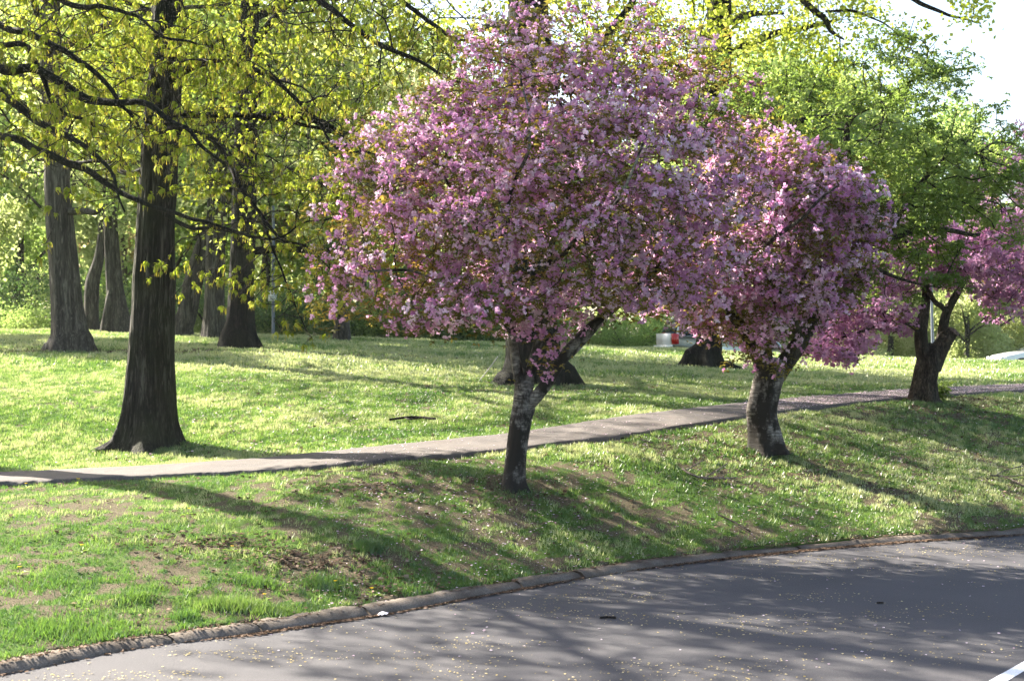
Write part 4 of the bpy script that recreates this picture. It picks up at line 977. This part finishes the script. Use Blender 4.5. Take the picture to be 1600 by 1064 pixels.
# ================================================================== CARS
def paint(name, c, rough=.3, metal=0., coat=.6):
    m, nt = new_mat(name); n = noise(nt, 3, 3, .6, coords(nt))
    b = finish(nt, mixc(nt, n, c, tuple(min(1, v*.92) for v in c)), rough, .5, metal=metal); b.inputs['Coat Weight'].default_value = coat; return m
M['white_paint'] = paint('white_car_paint', (.80, .80, .79)); M['silver_paint'] = paint('pale_car_paint', (.62, .66, .58), .3, .25)
M['rubber'] = paint('tyre_rubber', (.02, .02, .02), .8, 0, 0); M['alloy'] = paint('wheel_alloy', (.6, .6, .62), .3, .8)
M['car_glass'] = paint('car_glass', (.03, .04, .045), .06, 0, 1.); M['red_lens'] = paint('red_lens', (.55, .02, .015), .25); M['clear_lens'] = paint('clear_lens', (.6, .62, .65), .1)
M['trim'] = paint('black_trim', (.03, .03, .03), .6, 0, 0)
def car(label, body_m, prof, cabin, L, W_, wheels, rw=.35, kind='suv'):
    """prof: side outline points (x,z) of lower body, cabin: (x,z) glasshouse outline; front towards +x"""
    t = thing('parked_car', label, 'car')
    def loft(name, outline, hw, inset_top, z0, z1, mat, parent, grow=0.):
        o = np.array(outline, float); n = len(o); cx_, cz_ = o.mean(0)
        V = []; lv = [(-1., .90), (-.97, .97), (-.88, 1.0), (.88, 1.0), (.97, .97), (1., .90)]
        for (yy, sc) in lv:
            for (x_, z_) in o:
                f = np.clip((z_-z0)/max(z1-z0, 1e-3), 0, 1); wv = hw*(1-inset_top*f)
                V.append([cx_+(x_-cx_)*(.5+.5*sc)+0, yy*wv, cz_+(z_-cz_)*(.5+.5*sc)])
        V = np.array(V); Q = []
        for k in range(len(lv)-1):
            for i in range(n): j = (i+1) % n; Q.append([k*n+i, k*n+j, (k+1)*n+j, (k+1)*n+i])
        for s_, off_ in ((0, 0), (1, (len(lv)-1)*n)):
            c_i = len(V); V = np.vstack([V, [[cx_, V[off_:off_+n, 1].mean(), cz_]]])
            for i in range(0, n, 2):
                Q.append([off_+i, off_+(i+1) % n, off_+(i+2) % n, c_i])
        p = Poly(); p.add(V, Q); return mk_obj(name, p.mesh(name, [mat], False), parent)
    loft('body', prof, W_/2, .05, .3, 1.0, body_m, t)
    cab = loft('cabin', cabin, W_/2-.06, .22, .95, 1.7, M['car_glass'], t)
    # roof skin
    top = max(z for _, z in cabin); xs_ = [x for x, z in cabin if z > top-.12]
    p = Poly(); p.box(((min(xs_)+max(xs_))/2, 0, top+.015), ((max(xs_)-min(xs_))/2+.05, W_/2-.24, .03)); mk_obj('roof', p.mesh('roof', [body_m]), t)
    for s_ in (-1, 1):
        for (xp, lean) in ((min(x for x, z in cabin)+.12, .2), (sum(x for x, z in cabin)/len(cabin), 0), (max(x for x, z in cabin)-.35, -.55)):
            p = Poly(); tube(p, np.array([[xp, s_*(W_/2-.08), .98, .045], [xp+lean, s_*(W_/2-.235), top, .045]]), 6, rough=0); mk_obj('pillar', p.mesh('pillar', [body_m]), t)
    for wx in wheels:
        for s_ in (-1, 1):
            wo = mk_obj('wheel', None, t) if False else None
            p = Poly(); a = np.linspace(0, 2*math.pi, 29)[:-1]
            rings = [(-.10, rw*.72), (-.11, rw*.9), (-.09, rw), (.09, rw), (.11, rw*.9), (.10, rw*.72)]
            V = np.concatenate([np.stack([wx+np.cos(a)*r_, np.full(28, s_*(W_/2-.10)+y_), rw+np.sin(a)*r_], 1) for y_, r_ in rings]); i = np.arange(28); Q = []
            for k in range(5): Q.append(np.stack([k*28+i, k*28+(i+1) % 28, (k+1)*28+(i+1) % 28, (k+1)*28+i], 1))
            p.add(V, np.concatenate(Q)); wh = mk_obj('wheel', p.mesh('tyre', [M['rubber']], True), t)
            p = Poly()
            for k in range(7):
                aa = k*2*math.pi/7; R_ = np.array([[math.cos(aa), 0, -math.sin(aa)], [0, 1, 0], [math.sin(aa), 0, math.cos(aa)]])
                p.box(np.array([wx, s_*(W_/2-.02), rw])+R_@np.array([rw*.36, 0, 0]), (rw*.34, .02, .028), 0, R_)
            tube(p, np.array([[wx, s_*(W_/2-.05), rw, .07], [wx, s_*(W_/2-.0), rw, .06]]), 12, rough=0)
            V = np.concatenate([np.stack([wx+np.cos(a)*r_, np.full(28, s_*(W_/2-.02)), rw+np.sin(a)*r_], 1) for r_ in (rw*.72, rw*.64)])
            p.add(V, np.stack([i, (i+1) % 28, 28+(i+1) % 28, 28+i], 1)); mk_obj('rim', p.mesh('rim', [M['alloy']]), wh)
            p = Poly(); V = np.concatenate([np.stack([wx+np.cos(a)*r_, np.full(28, s_*(W_/2+.004)), rw+np.sin(a)*r_], 1) for r_ in (rw*1.18, rw*1.0)])
            p.add(V, np.stack([i, (i+1) % 28, 28+(i+1) % 28, 28+i], 1)); mk_obj('wheel_arch', p.mesh('wheel_arch', [M['trim']]), t)
    return t
suv_prof = [(-2.38, .38), (-2.45, .50), (-2.45, .72), (-2.36, .78), (-2.34, 1.0), (-2.28, 1.12), (1.0, 1.08), (1.7, 1.0), (2.2, .9), (2.35, .75), (2.36, .45), (2.2, .32), (0, .3), (-2.1, .3)]
suv_cab = [(-2.26, 1.10), (-2.12, 1.68), (-1.6, 1.76), (-.3, 1.78), (.35, 1.7), (1.05, 1.10)]
c1 = car('pale silver utility car parked beyond the lawn, its red tail light facing left', M['silver_paint'], suv_prof, suv_cab, 4.8, 1.85, (-1.19, 1.5))
p = Poly(); p.box((-2.40, 0, .62), (.07, .90, .13)); mk_obj('bumper', p.mesh('bumper', [M['white_paint']]), c1)
for s_ in (-1, 1):
    p = Poly(); p.box((-2.245, s_*.86, 1.0), (.10, .06, .21)); p.box((-2.15, s_*.885, 1.0), (.08, .04, .20)); mk_obj('tail_light', p.mesh('tail_light', [M['red_lens']]), c1)
p = Poly(); p.box((-2.375, 0, .98), (.014, .79, .24)); mk_obj('tailgate', p.mesh('tailgate', [M['white_paint']]), c1)
Yc = 57.4; xc = (1029-CX)/F*Yc+2.44
c1.location = (xc, Yc, h1(xc, Yc)+.04); c1.rotation_euler = (0, 0, math.radians(14))
sed_prof = [(-2.3, .40), (-2.32, .75), (-2.2, .98), (-1.4, 1.0), (.75, .98), (1.5, .90), (2.1, .78), (2.32, .62), (2.34, .40), (2.2, .28), (0, .26), (-2.2, .28)]
sed_cab = [(-1.75, .98), (-1.1, 1.38), (-.5, 1.45), (.1, 1.42), (.5, 1.25), (1.15, .97)]
c2 = car('white saloon car parked beyond the lawn at the right edge, only its bonnet showing', M['white_paint'], sed_prof, sed_cab, 4.65, 1.8, (-1.4, 1.45), .32)
for s_ in (-1, 1):
    p = Poly(); p.box((2.22, s_*.68, .66), (.08, .16, .07)); mk_obj('headlight', p.mesh('headlight', [M['clear_lens']]), c2)
Yc = 57.0; xc = (1552-CX)/F*Yc+2.30; c2.location = (xc, Yc, h1(xc, Yc)+.04); c2.rotation_euler = (0, 0, math.radians(180))

# ================================================================== POSTS
mpost, nt = new_mat('post_metal'); finish(nt, ramp(nt, noise(nt, 9, 4, .6, coords(nt)), [(.3, (.10, .12, .15)), (.7, (.17, .19, .23))]).outputs[0], .5, .5, metal=.3)
msign, nt = new_mat('sign_face'); finish(nt, (.78, .78, .80), .5, .4)
mtext, nt = new_mat('sign_print'); finish(nt, (.25, .25, .32), .6, .3)
x, Y = (427-CX)/F*54.6, 54.6; z = h1(x, Y)
t = thing('sign_post', 'dark metal post with a small white notice beyond the thick dark oak', 'sign post', (x, Y, z))
p = Poly(); tube(p, np.array([[0, 0, -.3, .07], [0, 0, .3, .062], [0, 0, 2.5, .058], [0, 0, 5.2, .05]]), 14, rough=0); mk_obj('post', p.mesh('post', [mpost], True), t)
zs = P(426, 462.5, Y)[2]-z
p = Poly(); p.box((-.02, -.075, zs), (.155, .006, .20)); sg = mk_obj('notice', p.mesh('notice', [msign]), t)
p = Poly()
for k, (zo, wd) in enumerate([(.13, .07), (.05, .02), (-.03, .08), (-.11, .10)]): p.box((-.02, -.083, zs+zo), (wd, .002, .012))
mk_obj('printed_lines', p.mesh('printed_lines', [mtext]), sg)
for dz in (.12, -.12):
    p = Poly(); tube(p, np.array([[-.02, -.086, zs+dz*1.35, .012], [-.02, -.09, zs+dz*1.35, .012]]), 8, rough=0); mk_obj('bolt', p.mesh('bolt', [mpost]), sg)
x, Y = (1458-CX)/F*58.5, 58.5; z = h1(x, Y)
t = thing('lamp_post', 'slender blue-grey lamp post seen between the two stems of the gnarled cherry', 'lamp post', (x, Y, z))
p = Poly(); tube(p, np.array([[0, 0, -.3, .075], [0, 0, .5, .066], [-.08, 0, 3.5, .052], [-.12, 0, 6., .045]]), 14, rough=0); mk_obj('post', p.mesh('post', [paint('lamp_grey', (.16, .18, .22), .5)], True), t)
p = Poly(); tube(p, np.array([[-.12, 0, 6., .05], [-.12, 0, 6.1, .16], [-.12, 0, 6.45, .2], [-.12, 0, 6.6, .05]]), 14, rough=0); mk_obj('lantern', p.mesh('lantern', [M['clear_lens']], True), t)

# pale stake wire by the massive oak
a = ground_hit(748, 596); bq = P(778, 557, a[1]+.5)
p = Poly(); tube(p, spline([(*a, .012), (*(a*.5+bq*.5+np.array([0, 0, -.01])), .011), (*bq, .010)], .1), 8, rough=.1)
t = mk_obj('stick', p.mesh('stick', [paint('pale_stick', (.55, .5, .46), .7, 0, 0)]), label='thin pale stick leaning against the foot of the massive oak', category='stick')

# ================================================================== FALLEN TWIGS
mtw = bark('fallen_twig', (.06, .045, .035), (.2, .16, .13), (.42, .37, .33), 18, 0)
def fallen(label, pts, rad, mat, forks=()):
    W3 = [];
    for (px, py) in pts:
        g = ground_hit(px, py); W3.append((g[0], g[1], g[2]+rad+.045, rad))
    p = Poly(); tube(p, spline(W3, .06), 7, rough=.3, freq=2)
    base = np.array(W3[0][:3])
    t = thing('fallen_branch', label, 'branch', tuple(base)); mk_obj('stem', p.mesh('stem', [mat], True, base), t)
    for f in forks:
        W3 = [];
        for (px, py, up) in f:
            g = ground_hit(px, py); W3.append((g[0], g[1], g[2]+rad+.045+up, rad*.6))
        p = Poly(); tube(p, spline(W3, .06), 6, rough=.3, freq=2); mk_obj('twig', p.mesh('twig', [mat], True, base), t)
mdk = M['twig']
fallen('dark fallen branch lying on the lawn left of the nearest cherry', [(609, 661), (632, 658), (650, 657), (680, 660)], .022, mdk, [[(632, 658, 0), (640, 662, .02), (655, 661, .02)]])
fallen('pale forked branch on the grassy bank left of the stout cherry', [(1066, 738), (1072, 742), (1082, 748), (1100, 753), (1130, 752)], .016, mtw, [[(1072, 740, 0), (1085, 737, .04), (1098, 733, .08)], [(1100, 752, 0), (1122, 745, .05), (1136, 740, .1)], [(1095, 750, 0), (1118, 755, .02), (1150, 753, .01)]])
fallen('tangle of pale twigs on the bank at the right edge', [(1548, 748), (1570, 750), (1600, 765)], .014, mtw, [[(1555, 748, 0), (1575, 744, .06), (1598, 742, .1)], [(1560, 750, 0), (1590, 753, .05), (1620, 750, .08)], [(1570, 750, 0), (1585, 760, .04), (1612, 772, .02)]])
fallen('short dark twig on the grassy bank above the kerb', [(1122, 810), (1145, 820), (1172, 836)], .012, mdk)
fallen('small pale twig near the footpath between the two front cherries', [(1002, 692), (1020, 697)], .012, mtw)
def on_road(label, pts, rad, mat):
    W3 = [(*road_hit(a_, b_)[:2], rad+.004, rad) for a_, b_ in pts]; p = Poly(); tube(p, spline(W3, .03), 7, rough=.4, freq=2)
    mk_obj('fallen_twig', p.mesh('fallen_twig', [mat], True), label=label, category='twig')
on_road('short dark twig lying on the road in the middle foreground', [(938, 967), (950, 966), (962, 967)], .012, mdk)
on_road('thin dark twig lying on the right of the road', [(1370, 943), (1380, 943)], .010, mdk)

# paper scraps in the gutter
mpap, nt = new_mat('paper'); finish(nt, ramp(nt, noise(nt, 30, 3, .6, coords(nt)), [(.3, (.55, .5, .55)), (.7, (.78, .76, .8))]).outputs[0], .9, .2)
for lb, px, py, s_ in (('larger crumpled white paper scrap in the gutter', 597, 962, .055), ('smaller white paper scrap by the kerb right of the larger one', 631, 951, .04)):
    g = road_hit(px, py); q = Poly(); a = np.linspace(0, 2*math.pi, 13)[:-1]; V = [[g[0], g[1], s_*.9]]
    rr_ = rng.uniform(.6, 1.2, 12); V += [[g[0]+math.cos(k)*s_*r_, g[1]+math.sin(k)*s_*r_, .008+rng.uniform(0, s_*.5)] for k, r_ in zip(a, rr_)]
    q.add(V, [[0, 1+k, 1+(k+1) % 12, 1+(k+2) % 12] for k in range(0, 12, 2)]); mk_obj('paper_scrap', q.mesh('paper_scrap', [mpap]), label=lb, category='litter')

# dandelions
myel = foliage('dandelion_yellow', [(0, (.75, .5, .01)), (1, (.85, .65, .03))], .3, .02)
DL = ['dandelion on the verge just below the footpath at left', 'dandelion in the green clumps above the kerb, left of centre', 'dandelion high on the left bank below the path', 'dandelion at the left end of the leaf litter patch',
      'dandelion near the left edge of the bank', 'dandelion in the sunlit grass at far left', 'dandelion right of the brown leaf litter', 'dandelion on the lower bank near the clump of long grass', 'dandelion beside the footpath at the far left corner']
for lb, (px, py) in zip(DL, [(122, 757), (523, 919), (295, 804), (362, 864), (30, 897), (127, 862), (580, 930), (412, 940), (40, 764)]):
    g = ground_hit(px, py); t = thing('dandelion', lb, 'flower', tuple(g), 'dandelions in the bank')
    p = Poly(); tube(p, np.array([[0, 0, -.01, .003], [.005, 0, .08, .003]]), 5, rough=0); mk_obj('stem', p.mesh('stem', [M['green_leaf']]), t)
    p = Poly(); R = rot_upright(26, .5)
    for k in range(26):
        v, qd = leaf_quads(.024, .008, .1, -.2, (0, 0, 0), R[k]); p.add(v+np.array([.005, 0, .083]), qd)
    mk_obj('flower_head', p.mesh('flower_head', [myel]), t)
    p = Poly()
    for (v, qd, mi) in leaf_tuft(7, .12, .03, .3, .4): p.add(v, qd)
    mk_obj('leaf_rosette', p.mesh('leaf_rosette', [M['green_leaf']]), t)

# ================================================================== GRASS
def grass(name, n, ylo, yhi, xfn, hb, wb, seed, extra_tufts=(), far=False, nb=1, tint0=.5):
    rg = np.random.default_rng(seed)
    y = rg.uniform(ylo, yhi, n); x = xfn(rg, y)
    Y, _ = knots_at(uof(x, y))
    on = (y > Y[0]-.03+.12*vnoise(x*2.2, 0, 0, 77)) & ((y < Y[1]-.01) | (y > Y[2]+.01)) & (y < 56)
    x, y = x[on], y[on]; B = bare(x, y)
    keep = rg.uniform(0, 1, len(x)) > B*.86+.02; x, y, B = x[keep], y[keep], B[keep]
    cl = fbm(x*5.5, y*5.5, 0, 55, 3); cl2 = fbm(x*.5, y*.5, 0, 56, 3)
    hh = hb*(.45+1.3*np.clip(cl*1.5-.25, 0, 1))*rg.uniform(.6, 1.3, len(x))*(1-.5*B)
    tint = np.clip(tint0+(cl2-.5)*1.2+(cl-.5)*1.3+rg.normal(0, .12, len(x)), 0, 1)
    for (px, py, rx, ry, cnt, mul, tt) in extra_tufts:
        g = ground_hit(px, py); ex = g[0]+rg.normal(0, rx, cnt); ey = g[1]+rg.normal(0, ry, cnt)
        kY_ = knots_at(uof(ex, ey))[0]; kk = (ey > kY_[0]+.05) & ((ey < kY_[1]) | (ey > kY_[2])); ex, ey = ex[kk], ey[kk]; cnt = len(ex)
        x = np.concatenate([x, ex]); y = np.concatenate([y, ey])
        dd = np.exp(-((ex-g[0])/rx/1.6)**2); hh = np.concatenate([hh, hb*mul*dd*rg.uniform(.6, 1.2, cnt)]); tint = np.concatenate([tint, np.clip(tt+rg.normal(0, .1, cnt), 0, 1)])
    z = hgt(x, y)-.004; n = len(x)
    a = rg.uniform(0, 6.283, n); ww = wb*rg.uniform(.6, 1.3, n)
    dx, dy = np.cos(a)*ww, np.sin(a)*ww; ln = rg.uniform(.1, .8, n)*hh; b = rg.uniform(0, 6.283, n)
    V = np.stack([np.stack([x-dx, y-dy, z], 1), np.stack([x+dx, y+dy, z], 1), np.stack([x+np.cos(b)*ln, y+np.sin(b)*ln, z+hh], 1)], 1).reshape(-1, 3)
    mk_obj(name, mk_mesh(name, V, np.arange(3*n).reshape(n, 3), [M['grass']], None, {'tint': np.repeat(tint, 3)}), kind='stuff', label='short spring grass blades')
    return n
fr = lambda lo, hi: (lambda rg, y: (rg.uniform(lo, hi, len(y))-CX)/F*y)
tufts = [(370, 948, .34, .09, 2200, 2.6, .62), (575, 858, .12, .08, 700, 3.2, .25), (510, 912, .22, .12, 1200, 2.2, .35), (400, 912, .2, .08, 700, 2.2, .4), (120, 985, .5, .2, 2600, 1.9, .4), (650, 925, .2, .1, 700, 1.8, .3), (330, 758, .3, .15, 700, 1.6, .3),
         (700, 740, .3, .12, 500, 1.8, .3), (215, 935, .15, .08, 500, 2.0, .45), (290, 965, .1, .06, 350, 2.2, .3), (1235, 800, .25, .15, 500, 1.6, .3), (1575, 622, .4, .2, 500, 3., .35), (60, 915, .3, .15, 800, 1.9, .35), (860, 700, .2, .1, 300, 2, .3), (845, 745, .25, .1, 400, 1.6, .4)]
tufts += [(px_, py_, rx_, .16, c_, m_, .3) for (px_, py_, rx_, c_, m_) in ((803, 764, .2, 500, 1.9), (820, 766, .12, 200, 2.2), (1180, 706, .3, 500, 1.9), (1215, 712, .25, 500, 2.), (1430, 632, .4, 500, 2.2), (1462, 634, .3, 600, 2.6), (190, 702, .35, 700, 1.8), (250, 706, .5, 900, 1.7), (110, 551, .7, 500, 2.4), (372, 549, .7, 500, 2.4), (835, 606, .8, 700, 2.4), (1101, 576, .7, 500, 2.4))]
g1 = grass('grass', 430000, 12.0, 33, lambda rg, y: (rg.uniform(-60, 1660, len(y))-CX)/F*y, .041, .0062, 601, tufts)
g2 = grass('grass', 260000, 21.0, 34, lambda rg, y: (rg.uniform(-60, 1660, len(y))-CX)/F*y, .05, .010, 602, tint0=.68)  # paler tint here and beyond: sunlit look of the lawn put into the blade colour
g3 = grass('grass', 220000, 33.0, 56, lambda rg, y: (rg.uniform(-60, 1660, len(y))-CX)/F*y, .06, .022, 603, tint0=.82)

# ================================================================== LITTER: petals, dead leaves, yellow bits
def flat_bits(name, label, x, y, z, sz, mat, seed, curl=.3, tint=None):
    rg = np.random.default_rng(seed); n = len(x)
    if n == 0: return
    R = rot_upright(n, curl, rg)
    V0 = np.array([[-.5, -.35, 0], [.5, -.3, .08], [.45, .35, 0], [-.4, .4, .08]])
    V = np.einsum('nij,vj->nvi', R, V0)*sz[:, None, None]+np.stack([x, y, z], 1)[:, None]
    mk_obj(name, mk_mesh(name, V.reshape(-1, 3), np.arange(4*n).reshape(n, 4), [mat], None, {'tint': np.repeat(rg.uniform(0, 1, n) if tint is None else tint, 4)}), kind='stuff', label=label)
M['petal'] = foliage('petal', [(0, (.60, .38, .50)), (1, (.82, .70, .76))], .3, .02)
M['dead_leaf'] = foliage('dead_leaf', [(0, (.045, .03, .02)), (.5, (.14, .095, .068)), (1, (.30, .22, .165))], .2, .0)
M['yellow_bit'] = foliage('yellow_bit', [(0, (.45, .34, .10)), (1, (.80, .68, .38))], .3, .02)
rg = np.random.default_rng(700)
# petals on bank and path, thick under the cherries
y = rg.uniform(14, 37, 16000); x = (rg.uniform(500, 1640, 16000)-CX)/F*y
Yk, _ = knots_at(uof(x, y)); k = (y > Yk[0]) & (rg.uniform(0, 1, 16000) < np.clip(fbm(x*.5, y*.5, 0, 71, 3)*2-.5, .15, 1)); x, y, Yk = x[k], y[k], Yk[:, k]
onp = (y > Yk[1]-.05) & (y < Yk[2]+.05)
z = hgt(x, y)+np.where(onp, .058, .028)
flat_bits('fallen_petals', 'pale pink petals scattered on the bank and path below the cherries', x, y, z, rg.uniform(.012, .030, len(x)), M['petal'], 701, .3)
n = 16000; y = rg.uniform(26, 38, n); x = (rg.uniform(1160, 1660, n)-CX)/F*y
Yk, _ = knots_at(uof(x, y)); k = (y > Yk[1]) & (y < Yk[2]); flat_bits('fallen_petals', 'thick drift of pink petals covering the right end of the footpath', x[k], y[k], hgt(x[k], y[k])+.058, rg.uniform(.02, .04, k.sum()), M['petal'], 702, .15)
# bright specks of clover and fallen buds over the lawn
y = rg.uniform(20, 52, 9000); x = (rg.uniform(-40, 1640, 9000)-CX)/F*y; Yk, _ = knots_at(uof(x, y)); k = (y > Yk[2]) & (rg.uniform(0, 1, 9000) < np.clip((fbm(x*.35, y*.35, 0, 81, 3)-.45)*4, .08, 1))
flat_bits('clover_flowers', 'tiny whitish specks of clover over the lawn', x[k], y[k], hgt(x[k], y[k])+.045, rg.uniform(.015, .04, k.sum()), M['petal'], 711, .4)
# dead leaves
X_, Y_ = [], []
for (px, py, rx, ry, c_) in ((480, 878, .6, .25, 520), (340, 850, .5, .2, 260), (560, 765, .5, .2, 250), (108, 549, 3., .5, 900), (420, 549, 3.5, .5, 900), (1100, 575, 2.6, .6, 700), (850, 604, 1.5, .8, 500), (260, 700, .9, .6, 400), (803, 768, .5, .5, 250), (1195, 712, .7, .6, 300), (1450, 635, 1.1, .6, 700), (1540, 628, 2., .4, 700), (1350, 740, 1.4, .6, 350), (620, 920, .6, .25, 300)):
    g = ground_hit(px, py); X_.append(g[0]+rg.normal(0, rx, c_)); Y_.append(g[1]+rg.normal(0, ry, c_))
X_.append(rg.uniform(-7, 11, 7000)); Y_.append(rg.uniform(13, 36, 7000))
x = np.concatenate(X_); y = np.concatenate(Y_); Yk, _ = knots_at(uof(x, y)); k = (y > Yk[0]+.1) & ~((y > Yk[1]) & (y < Yk[2])); x, y = x[k], y[k]
flat_bits('leaf_litter', 'dry brown leaves lying in the bare patches', x, y, hgt(x, y)+.022, rg.uniform(.02, .06, len(x)), M['dead_leaf'], 703, .5)
# gutter litter
n = 16000; s_ = rg.uniform(seg_l[7], seg_l[-8], n); gx = np.interp(s_, seg_l, kd[:, 0]); gy = np.interp(s_, seg_l, kd[:, 1]); o_ = .135+np.abs(rg.normal(0, .07, n)); amt = vnoise(s_*.9, 0, 0, 31); k = rg.uniform(0, 1, n) < np.clip(amt*1.8-.25, .05, 1)
flat_bits('leaf_litter', 'brown leaf crumbs gathered along the gutter', gx[k], gy[k]-o_[k], np.full(k.sum(), .012), rg.uniform(.015, .045, k.sum()), M['dead_leaf'], 704, .25)
flat_bits('leaf_litter', 'leaf crumbs on the kerb top', gx[:2600], gy[:2600]+rg.uniform(-.05, .2, 2600), np.full(2600, .082), rg.uniform(.015, .04, 2600), M['dead_leaf'], 705, .25)
# yellow bits on the road
n = 24000; y = rg.uniform(10.8, 21.5, n); x = (rg.uniform(-40, 1640, n)-CX)/F*y; Yk, _ = knots_at(uof(x, y)); d_ = Yk[0]-y
k = (d_ > .2) & (rg.uniform(0, 1, n) < np.clip((fbm(x*.9, y*2.2, 0, 44, 4)-.45)*5, .05, 1)*np.clip(1.1-.09*d_, .3, 1))
flat_bits('fallen_catkins', 'tiny yellow flower crumbs strewn over the road', x[k], y[k], np.full(k.sum(), .008), rg.uniform(.008, .024, k.sum()), M['yellow_bit'], 706, .15)
n = 260; y = rg.uniform(12, 21, n); x = (rg.uniform(300, 1640, n)-CX)/F*y; Yk, _ = knots_at(uof(x, y)); k = Yk[0]-y > .2
flat_bits('fallen_petals', 'few pale petals on the road', x[k], y[k], np.full(k.sum(), .01), rg.uniform(.014, .03, k.sum()), M['petal'], 707, .2)

# ================================================================== AIR
hz = bpy.data.materials.new('haze'); hz.use_nodes = True; ht = hz.node_tree; ht.nodes.clear()
pv = ht.nodes.new('ShaderNodeVolumePrincipled'); pv.inputs['Color'].default_value = (.96, .98, 1, 1); pv.inputs['Density'].default_value = .00012; pv.inputs['Anisotropy'].default_value = .4
ho = ht.nodes.new('ShaderNodeOutputMaterial'); ht.links.new(pv.outputs[0], ho.inputs['Volume'])
p = Poly(); p.box((0, 0, 14.), (950, 950, 19.)); mk_obj('haze', p.mesh('haze', [hz]), kind='stuff', label='thin bright spring air')
